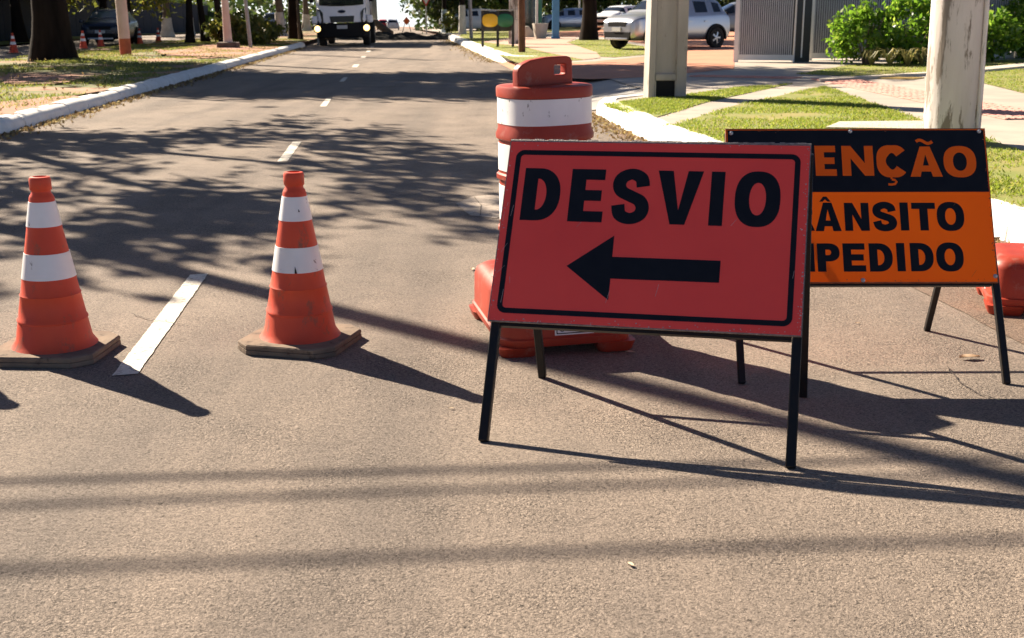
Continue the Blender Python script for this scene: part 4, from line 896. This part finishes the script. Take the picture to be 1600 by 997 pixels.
# ---------------------------------------------------------------- street furniture on the far right
P = vr(766, 74); root = empty('recycling_bins', P, 'dark recycling stand with a round yellow bin and a green bin', 'bin stand')
for x in (-.26, .26, .78): fixn(MB().box(x-.045, x+.045, -.05, .05, -.05, 1.22).build('post', 'dark_frame', root))
for x in (0, .52):
    b = MB(); b.box(x-.213, x+.213, -.02, .25, .55, 1.2); bevel(fixn(b.build('bin_box', 'dark_frame', root)), .02)
    b = MB(); b.loft([[(*sup((x, 0), a, a*.82, 2*PI*k/32, 2.6)[::1], z) for k in range(32)] for a, z in ((.265, .0), (.27, .03), (.24, .05))])
    o = fixn(b.build('bin_lid', 'yellow_bin' if x == 0 else 'green_bin', root)); o.data.transform(Matrix.Rotation(PI/2, 4, 'X')); o.location = (0, -.055, .90); smooth(o, 40)
b = MB(); b.box(-.32, .84, -.08, .3, 1.222, 1.26); bevel(fixn(b.build('roof', 'galvanised', root)), .015)
P = vr(844, 60.5); root = empty('planter', P, 'square tapered grey concrete planter by the blue post', 'planter', rz=.2)
b = MB(); b.loft([[(x, y, z) for x, y in rrect(-a, a, -a, a, .03, 3)] for a, z in ((.21,0),(.30,.62),(.31,.66),(.27,.665),(.26,.58))]); smooth(fixn(b.build('pot', 'concrete_post', root)), 40)
fixn(MB().box(-.255,.255,-.255,.255,.56,.575).build('soil', 'soil', root))
P = vr(826, 58); root = empty('low_wall', P, 'pale low concrete ramp wall left of the planter', 'wall'); bevel(fixn(MB().add([(-.2,-.8,0),(.45,-.8,0),(.45,.8,0),(-.2,.8,0),(-.2,-.8,.5),(.0,-.8,.5),(.0,.8,.5),(-.2,.8,.5)], [(3,2,1,0),(4,5,6,7),(0,1,5,4),(1,2,6,5),(2,3,7,6),(3,0,4,7)]).build('ramp_wall', 'concrete_pale', root)), .02)
P = vr(829, 52); root = empty('kiosk', P + Vector((0, 8, 0)), 'dark glazed kiosk behind the wooden pole', 'kiosk')
fixn(MB().box(-.62, .62, -.6, .6, 0, 2.6).build('cabin', 'fence_dark', root)); fixn(MB().box(-.5, .5, -.625, -.605, .5, 2.2).build('window', 'glass', root)); fixn(MB().box(-.8, .8, -.8, .8, 2.605, 2.75).build('roof', 'dark_frame', root))
P = vr(902, 44); root = empty('brick_pillar', P, 'short red brick pillar left of the thick brown trunk', 'pillar')
me = None
for k in range(12):
    for j in range(2):
        if me is None: o = fixn(MB().box(-.115, .115, -.2, .2, 0, .085).build('brick', 'brick', root)); me = o.data
        else: o = bpy.data.objects.new('brick', me); COL.objects.link(o); o.parent = root
        o.location = ((j - .5) * .25, 0, .1 * k); 
fixn(MB().box(-.235, .235, -.18, .18, -.05, 1.18).build('mortar_core', 'concrete_post', root)); bevel(fixn(MB().box(-.30, .30, -.24, .24, 1.185, 1.27).build('cap', 'white_wall', root)), .02)
pole('white_post', 'thin white post right behind the brick pillar', vr(905, 43), [(-.1, .07), (3.5, .06)], 'white_wall', 'post')
# road signs in the distance
x = (670 - 800) / 1900 * 76; root = empty('yield_sign', (x, 76, zr(x, 75)), 'white triangular give way sign with dark red border on a post', 'road sign')
smooth(MB().tube([(0, 0, -.1), (0, 0, 2.3)], .04, 8).build('post', 'galvanised', root))
me = curve2d([[(-.36, .31), (.36, .31), (0, -.31)]], .01); o = link('panel', me, 'sign_redpaint', root); me.transform(Matrix.Rotation(PI/2, 4, 'X')); o.location = (0, -.05, 1.85)
me = curve2d([[(-.24, .24), (.24, .24), (0, -.18)]], .006); o2 = link('face', me, 'sign_white', o); me.transform(Matrix.Rotation(PI/2, 4, 'X')); o2.location = (0, -.010, 0)
x = (640 - 800) / 1900 * 92; root = empty('works_sign', (x, 92, dip(92)), 'small orange diamond works sign standing on the far road', 'road sign')
me = curve2d([[(0, -.30), (.27, 0), (0, .30), (-.27, 0)]], .02); o = link('panel', me, 'sign_dayglo', root); me.transform(Matrix.Rotation(PI/2, 4, 'X')); o.location = (0, -.05, .92)
for q in (-.35, .35): MB().tube([(q, 0, 0), (q*.03, 0, 1.2)], .025, 6).build('leg', 'dark_frame', root)

# heap of dark rubble / branches across the far road
b = MB(); nx, ny = 60, 12
for i in range(nx + 1):
    for j in range(ny + 1):
        u, v = i / nx, j / ny; x = -9.6 + 7.0 * u; y = 62.5 + 4.5 * v + 1.0 * u
        h = max(0, math.sin(PI * v)) ** .6 * (.22 + .30 * noise.noise((x * .8, y * .5, 1)) + .16 * noise.noise((x * 2.5, y * 2, 4))) * min(1, 6 * u, 6 * (1 - u)); b.v.append((x, y, .006 + max(0, h)))
for i in range(nx):
    for j in range(ny): k = i * (ny + 1) + j; b.f.append((k, k + ny + 1, k + ny + 2, k + 1))
tag(smooth(fixn(b.build('asphalt_heap', 'tar')), 30), 'long low heap of dark asphalt rubble lying across the far road', 'rubble heap')
root = empty('fallen_log', gr(597, 55), 'grey brown log leaning out of the heap behind the truck', 'log')
smooth(fixn(MB().tube([(.55, 0, .05), (0, .3, .42), (-.7, .6, 1.0)], [.24, .22, .19], 10).build('stem', 'bark_grey', root)), 50)

# ---------------------------------------------------------------- vehicles
def wheel(root, x, y, r, w, side, style='rim'):
    o = MB(); o.lathe([(r*.62, -w/2), (r*.93, -w/2), (r, -w*.38), (r, w*.38), (r*.93, w/2), (r*.62, w/2)], 28, cap=False)
    wl = smooth(fixn(o.build('wheel', 'tyre', root)), 40); wl.data.transform(Matrix.Rotation(PI/2, 4, 'X')); wl.location = (x, y, r)
    q = MB(); q.lathe([(r*.64, w*.30), (r*.60, w*.36), (r*.55, w*.20)], 28, cap=False); q.lathe([(r*.14, w*.1), (r*.14, w*.40), (r*.10, w*.42), (.001, w*.42)], 12, cap=False)
    for k in range(5):
        a = 2*PI*k/5; q.beam((r*.1*math.cos(a), r*.1*math.sin(a), w*.36), (r*.6*math.cos(a), r*.6*math.sin(a), w*.30), r*.17, w*.1, (-math.sin(a), math.cos(a), 0))
    rm = fixn(q.build('rim', style, wl)); dk = fixn(MB().lathe([(r*.64, 0), (.001, 0.001)], 24, cap=False).build('brake_disc', 'black_plastic', wl))
    for z in (rm, dk): z.data.transform(Matrix.Rotation(PI/2, 4, 'X'))                                                   # lathe axis z -> -y
    if side > 0:
        for z in (rm, dk): z.data.transform(Matrix.Rotation(PI, 4, 'Z'))
def make_car(name, label, paint, loc, heading, L_=4.07, Wd=1.73, Hh=1.57, lit=False, suv=True, group=None, r=.315, glass='glass'):
    root = empty(name, loc, label, 'car', group, rz=heading)              # local +x is forward
    h = L_/2; w = Wd/2; zb = .24 if suv else .18; bl = .60*Hh
    # x, sill, side half width, belt z, hood/roof z, top half width
    st = [( h,      zb+.14, w*.72, .70, .74, w*.60), ( h-.05, zb+.04, w*.86, .82, .88, w*.72), ( h-.28, zb, w*.965, .90, 1.0, w*.80), ( h-.60, zb, w, bl-.03, 1.03, w*.82),
          ( h-.88, zb, w, bl, 1.07, w*.82), ( h-.92, zb, w, bl, 1.10, w*.80), ( h-1.54, zb, w, bl+.01, Hh-.06, w*.70), ( h-1.62, zb, w, bl+.01, Hh-.035, w*.69), ( h-2.30, zb, w, bl+.02, Hh, w*.68),
          ( h-2.38, zb, w, bl+.02, Hh, w*.68), (-h+.95, zb, w, bl+.05, Hh-.02, w*.67), (-h+.85, zb, w, bl+.05, Hh-.03, w*.67), (-h+.42, zb, w*.99, bl+.08, Hh-.09, w*.64), (-h+.36, zb, w*.985, bl+.08, Hh-.14, w*.64),
          (-h+.12, zb+.02, w*.95, bl+.04, bl+.10, w*.72), (-h+.03, zb+.08, w*.90, .80, .82, w*.70), (-h, zb+.16, w*.80, .62, .64, w*.6)]
    rings = []
    for x, s0, ws, b_, t_, wt in st:
        cab = t_ - b_ > .2
        up = [(ws*.86, s0), (ws*.985, s0+.10), (ws, (s0+b_)/2+.05), (ws*.97, b_), (ws*.955, b_+.03) , (wt + (.03 if cab else .0), t_-.07 if cab else b_+.6*(t_-b_)), (wt*.93, t_-.015), (wt*.5, t_+.005)]
        half = [(x, y, z) for y, z in up]; rings.append(half + [(x, 0, t_+.012)] + [(x, -y, z) for y, z in reversed(up)] + [(x, 0, s0)])
    b = MB(); b.loft(rings); me = bpy.data.meshes.new('body'); me.from_pydata(b.v, [], b.f)
    m = len(rings[0]); n = len(st); glassf = []
    for i in range(n - 1):
        for j in range(m):
            g = 0
            side = j in (4, 11)
            if side and i in (6, 7, 8) or side and i in (9, 10) : g = 1 if i in (7, 9) else 0
            if side and i in (6,): g = 0
            if side and i == 5: g = 1
            if j in (5, 6, 7, 8, 9, 10) and i == 5: g = 2
            if j in (5, 6, 7, 8, 9, 10) and i == 13: g = 3
            if side and i == 11: g = 1
            glassf.append(g)
    me.polygons.foreach_set('material_index', glassf + [0, 0])
    for nm in (paint, glass, glass, glass): me.materials.append(MATS[nm])
    o = bpy.data.objects.new('tmp', me); COL.objects.link(o); sm = o.modifiers.new('s', 'SUBSURF'); sm.levels = 2
    bpy.context.view_layer.update(); ev = bpy.data.meshes.new_from_object(o.evaluated_get(bpy.context.evaluated_depsgraph_get())); bpy.data.objects.remove(o)
    vs = [tuple(v.co) for v in ev.vertices]
    for gi, (nm, mm) in enumerate((('body', paint), ('side_window', glass), ('windshield', glass), ('rear_window', glass))):
        for sd in ((-1, 1) if gi == 1 else (0,)):
         fs = [tuple(p.vertices) for p in ev.polygons if p.material_index == gi and (sd == 0 or p.center.y * sd > 0)]
         if not fs: continue
         ids = sorted({i for f in fs for i in f}); mp = {a: c for c, a in enumerate(ids)}
         x = MB(); x.v = [vs[i] for i in ids]; x.f = [tuple(mp[i] for i in f) for f in fs]; smooth(fixn(x.build(nm, mm, root)), 60)
    fx, rx = h - .80, -h + .72
    for wx in (fx, rx):
        for sy in (-1, 1):
            wheel(root, wx, sy*(w-.055), r, .20, sy)
            a = MB(); pts = [(wx + (r+.06)*math.cos(t), 0, r + (r+.06)*math.sin(t)) for t in [R(-8 + 196*k/16) for k in range(17)]]
            a.loft([[(p[0] + (q[0]) * (p[0]-wx)/(r+.06), sy*(w + q[1]), p[2] + q[0]*(p[2]-r)/(r+.06)) for q in ((-.02,-.04),(-.02,.052),(.045,.045),(.06,-.04))] for p in pts])
            smooth(fixn(a.build('wheel_arch', 'black_plastic', root)), 40)
            d = MB(); d.lathe([(r+.045, 0), (.001, .001)], 24, cap=False); dd = fixn(d.build('wheel_well', 'black_plastic', root)); dd.data.transform(Matrix.Rotation(PI/2, 4, 'X')); dd.location = (wx, sy*(w+.004), r)
            if sy < 0: pass
    for sy in (-1, 1):
        o = MB(); o.loft([[(h-.02-.06*abs(q)-.0, 0, 0)] for q in (0,)], cap=False) if False else None
        hl = MB(); hl.loft([[(h-.42+dx, sy*(w*.84), .93) , (h-.13+dx, sy*(w*.56), .85), (h-.09+dx, sy*(w*.56), .70), (h-.32+dx, sy*(w*.90), .74)] for dx in (0, .075)])
        bevel(fixn(hl.build('headlight', 'lamp_lit_white' if lit else 'lamp_glass', root)), .012)
        tl = MB(); tl.loft([[(-h+.16-dx, sy*w*.80, bl+.05), (-h+.16-dx, sy*w*.62, bl+.03), (-h+.10-dx, sy*w*.66, bl-.26), (-h+.10-dx, sy*w*.84, bl-.24)] for dx in (0, .085)]); bevel(fixn(tl.build('tail_light', 'tail_red', root)), .01)
        mi = MB(); mi.loft([[(h-1.10+q*.05, sy*(w+yy), bl+zz) for yy, zz in ((.0,.03),(.17,.02),(.19,.10),(.16,.16),(.02,.13))] for q in (0, 1, 2)]); bevel(fixn(mi.build('mirror', paint if suv else 'black_plastic', root)), .012)
        for xx in (h-2.22, -h+1.15): fixn(MB().box(xx-.09, xx+.09, sy*w*1.0-.012, sy*w*1.0+.02, bl-.14, bl-.11).build('door_handle', paint, root))
    gq = MB(); gq.loft([[(h-.06+dx, y, z) for y, z in ((-w*.52,.80),(w*.52,.80),(w*.48,.66),(-w*.48,.66))] for dx in (-.05, .058)]); fixn(gq.build('grille', 'black_plastic', root))
    gq = MB(); gq.loft([[(h-.14+dx, y, z) for y, z in ((-w*.72,.50),(w*.72,.50),(w*.66,.27),(-w*.66,.27))] for dx in (0, .145)]); fixn(gq.build('lower_bumper', 'black_plastic', root))
    bevel(fixn(MB().box(h-.12, h+.025, -w*.60, w*.60, .265, .33).build('skid_plate', 'rim', root)), .01)
    fixn(MB().box(h-.02, h+.030, -.20, .20, .52, .64).build('number_plate', 'plate', root)); fixn(MB().box(-h-.012, -h+.02, -.20, .20, .55, .66).build('number_plate', 'plate', root))
    if suv:
        for sy in (-1, 1): smooth(MB().tube([(h-1.75, sy*w*.62, Hh-.04), (h-1.85, sy*w*.62, Hh+.03), (-h+.75, sy*w*.60, Hh+.03), (-h+.65, sy*w*.60, Hh-.06)], .016, 6).build('roof_rail', 'black_plastic', root))
    return root
def head_at(p, ang):                                                  # ang: 0 = car shows its left side, nose to the left; 90 = nose to camera
    d = Vector((p[0], p[1])).normalized(); r_ = Vector((d.y, -d.x)); v = -r_*math.cos(R(ang)) - d*math.sin(R(ang)); return math.atan2(v.y, v.x)
rw = vr(1115, 74.5); hd = head_at(rw, 44)
f_ = Vector((math.cos(hd), math.sin(hd), 0)); l_ = Vector((-f_.y, f_.x, 0)); c_ = rw + f_*(4.07/2 - .72) - l_*.77; c_.z = rw.z
GC = 'cars parked off the road on the right'
make_car('parked_car', 'silver hatchback with black arches parked on the red paving behind the concrete pole', 'silver_paint', c_, hd, group=GC)
def car_px(px, Y, *a, z=None, ang=45, **k):
    x = (px - 800) / 1900 * Y; p = (x, Y, (zr(x, Y) if z is None else z)); return make_car(a[0], a[1], a[2], p, head_at(p, ang), group=a[3] if len(a) > 3 else None, **k)
car_px(1150, 56, 'parked_car', 'grey car parked behind the silver hatchback, cut by the slatted gate', 'grey_car', GC, ang=15, suv=False, Hh=1.5)
car_px(738, 82, 'parked_car', 'white car parked behind the recycling bins', 'white_car', GC, ang=25, suv=False, Hh=1.48)
car_px(889, 84, 'parked_car', 'blue grey car parked left of the brick pillar', 'blue_car', GC, ang=10, suv=False, Hh=1.46)
car_px(948, 92, 'parked_car', 'dark grey car parked right of the thick brown trunk', 'grey_car', GC, ang=10, suv=False, Hh=1.46)
car_px(965, 76, 'parked_car', 'white car whose front shows behind the bonnet of the silver hatchback', 'white_car', GC, ang=55, suv=False, Hh=1.48)
p = gr(620, 45.5); Y = 178; x = (619 - 800) / 1900 * Y; make_car('white_car', 'white car driving away down the far end of the road', 'white_car', (x, Y, dip(Y)), PI/2 + .09, suv=True)
Y = 190; x = (604 - 800) / 1900 * Y; make_car('red_car', 'small red car far off beside the driving white car', 'red_car', (x, Y, dip(Y)), PI/2 + .09, suv=False)
p = gr(171, 70, -.015); p = p + Vector((.1, 0, 0)); make_car('navy_car', 'dark navy car with lit headlights on the far carriageway behind the painted pole', 'navy_car', p, -PI/2 + .10, lit=True, Hh=1.52, glass='glass_pale')
Y = 97; x = (438 - 800) / 1900 * Y; make_car('dark_car', 'dark far off car with lit headlights behind the white painted trunk', 'navy_car', (x, Y, -.02 + dip(Y)), -PI/2 + .1, lit=True, suv=False)

# white tipper truck facing the camera
P = gr(537, 72.5); root = empty('truck', P, 'white truck with lit headlights and black bumper facing the camera on the far road', 'truck', rz=R(-4) ); root.rotation_euler = (0, R(-1.5), R(3))
wc = 1.02                                                             # local -y is forward
b = MB()
def sec(z, yf, w_): return [(-w_, yf+.14, z), (-w_+.10, yf+.02, z), (-w_*.5, yf-.02, z), (0, yf-.03, z), (w_*.5, yf-.02, z), (w_-.10, yf+.02, z), (w_, yf+.14, z), (w_, yf+1.8, z), (-w_, yf+1.8, z)]
b.loft([sec(.95, 0, wc-.03), sec(1.05, -.01, wc), sec(1.55, .02, wc), sec(1.62, .04, wc), sec(2.45, .20, wc-.06), sec(2.62, .32, wc-.10), sec(2.70, .6, wc-.2)]); smooth(fixn(b.build('cab', 'truck_white', root)), 30)
def patch(name, m, pts, th=.03, parent=None):
    bb = MB(); bb.loft([[(x, y + .02, z) for x, y, z in pts], [(x, y - th, z) for x, y, z in pts]]); return bevel(fixn(bb.build(name, m, parent or root)), .008, 1)
ws = patch('windshield', 'glass', [(-.90,.02,1.64),(-.45,-.01,1.60),(0,-.02,1.59),(.45,-.01,1.60),(.90,.02,1.64),(.86,.16,2.40),(0,.12,2.45),(-.86,.16,2.40)], .015)
patch('grille', 'grille_dark', [(-.46,-.035,.96),(.46,-.035,.96),(.50,-.035,1.20),(-.50,-.035,1.20)])
for s in (-1, 1):
    patch('corner_vent', 'grille_dark', [(s*.99,.12,.92),(s*.76,-.01,.96),(s*.76,-.01,1.34),(s*.86,.0,1.46),(s*.995,.12,1.52)], .03)
    bb = MB(); bb.lathe([(.15, 0), (.16, .02), (.15, .05), (.06, .06)], 24); o = fixn(bb.build('headlight_ring', 'black_plastic', root)); o.data.transform(Matrix.Rotation(PI/2, 4, 'X')); o.location = (s*.99, -.17, .72); smooth(o, 40)
    bb = MB(); bb.lathe([(.125, 0), (.12, .03), (.07, .055), (.001, .06)], 24, cap=False); q = fixn(bb.build('headlight', 'lamp_lit', root)); q.data.transform(Matrix.Rotation(PI/2, 4, 'X')); q.location = (s*.99, -.225, .72); smooth(q, 40)
    bb = MB(); bb.box(s*1.12-.11, s*1.12+.11, .0, .30, .92, 1.22); bevel(fixn(bb.build('fender_corner', 'truck_white', root)), .05, 3)
    bb = MB(); bb.box(s*1.20-.08, s*1.20+.08, .05, .14, 1.75, 2.25); bevel(fixn(bb.build('mirror', 'black_plastic', root)), .03)
    smooth(MB().tube([(s*.98, .1, 1.2), (s*1.01, .05, 1.6), (s*1.05, .05, 2.4)], .02, 6).build('grab_rail', 'sign_white', root))
    for y in (.95, 4.6):
        bb = MB(); bb.lathe([(.25, -.14), (.44, -.14), (.48, -.10), (.48, .10), (.44, .14), (.25, .14)], 28); o = smooth(fixn(bb.build('wheel', 'tyre', root)), 40); o.data.transform(Matrix.Rotation(PI/2, 4, 'Y')); o.location = (s*.90, y, .48)
        hb = fixn(MB().lathe([(.25, .10), (.16, .02), (.14, .14), (.001, .145)], 20, cap=False).build('hub', 'rim', o)); hb.data.transform(Matrix.Rotation(PI/2 * s, 4, 'Y'))
bb = MB(); bb.loft([[(-1.07,.12,z),(-.9,-.12,z),(0,-.16,z),(.9,-.12,z),(1.07,.12,z),(1.07,.5,z),(-1.07,.5,z)] for z in (.36, .42, .88, .92)]); bevel(fixn(bb.build('bumper', 'black_plastic', root)), .03)
em = MB(); em.loft([[(.17*k*math.cos(2*PI*i/28), y, 1.38 + .075*k*math.sin(2*PI*i/28)) for i in range(28)] for k, y in ((1.0, -.03), (1.0, -.052), (.9, -.055))]); o = fixn(em.build('emblem', 'rim', root))
em = MB(); em.loft([[(.15*math.cos(2*PI*i/28), y, 1.38 + .058*math.sin(2*PI*i/28)) for i in range(28)] for y in (-.054, -.060)]); fixn(em.build('emblem_field', 'hoarding', o))
fixn(MB().box(-.21, .21, -.195, -.165, .70, .84).build('number_plate', 'plate', root))
fixn(MB().box(-.55, .55, .4, 6.0, .55, .80).build('chassis', 'black_plastic', root))
bb = MB(); bb.box(-1.1, 1.1, 2.05, 6.2, 1.0, 2.5); bevel(fixn(bb.build('tipper_body', 'grey_car', root)), .03)
wv = MB(); smooth(wv.tube([(-.75, -.035, 1.68), (-.2, -.05, 1.72), (.1, -.045, 1.66)], .012, 6).build('wiper', 'black_plastic', root))

# ---------------------------------------------------------------- fallen leaves
ly = rng.uniform(8, 48, 2600); lx = np.array([interp(KL, y) for y in ly]) + np.abs(rng.normal(0, .13, 2600)) + .02
lit = [np.column_stack([lx, ly, np.full(2600, .018)])]
ly = rng.uniform(6.5, 17, 900); lx = np.array([interp(KR, y) for y in ly]) - np.abs(rng.normal(0, .16, 900)) - .02; lit.append(np.column_stack([lx, ly, np.full(900, .014)]))
ly = rng.uniform(33.5, 62, 900); lx = np.array([interp(KR, y) for y in ly]) - np.abs(rng.normal(0, .25, 900)) - .02; lit.append(np.column_stack([lx, ly, np.full(900, .018)]))
c = rng.uniform((-12.5, 8), (-5.9, 45), (1600, 2)); c = c[c[:, 0] < np.array([interp(KL, y) for y in c[:, 1]]) - .25]; lit.append(np.column_stack([c, np.full(len(c), .165)]))
tag(link('leaf_litter', leaves('leaf_litter', np.concatenate(lit), .06, .55, 0), 'litter'), kind='stuff')
spots = [(1515,560),(738,421),(985,882),(985,551),(705,638),(655,250),(890,535),(1340,505)]
for i, q in enumerate(spots):
    p = gr(*q, .004); k = .085 if i == 0 else (.045, .024, .04)[i-1] if i < 4 else .022; a = random.uniform(0, PI) if i else .1
    b = MB(); L_ = 8; 
    for j in range(L_ + 1):
        t = j / L_; w_ = .24 * math.sin(PI * min(1, t * .94 + .04)) ** .8; z = .05 * math.sin(PI * t) * .6 + .03
        for s in (-1, 0, 1): b.v.append(((t - .5) * k, s * w_ * k, (z + abs(s) * .09) * k))
    for j in range(L_):
        for s in (0, 1): b.f.append((3*j+s, 3*j+s+1, 3*j+s+4, 3*j+s+3))
    o = smooth(b.build('fallen_leaf', 'dry_leaf')); o.location = p; o.rotation_euler = (0, 0, a)
    tag(o, ['large pale dry leaf lying between the legs of the orange sign', 'pale dry leaf on the asphalt between the middle cone and the drum', 'dry leaf alone on the open foreground asphalt', 'dry leaf beside the right foot of the near drum', 'tiny dry leaf just left of the front left foot of the red sign', 'tiny dry leaf on the road right of the tree shadow, beyond the middle cone',
         'tiny dry leaf in the shade under the near drum', 'tiny dry leaf on the gutter seam under the orange sign'][i], 'leaf', 'dry leaves on the road')
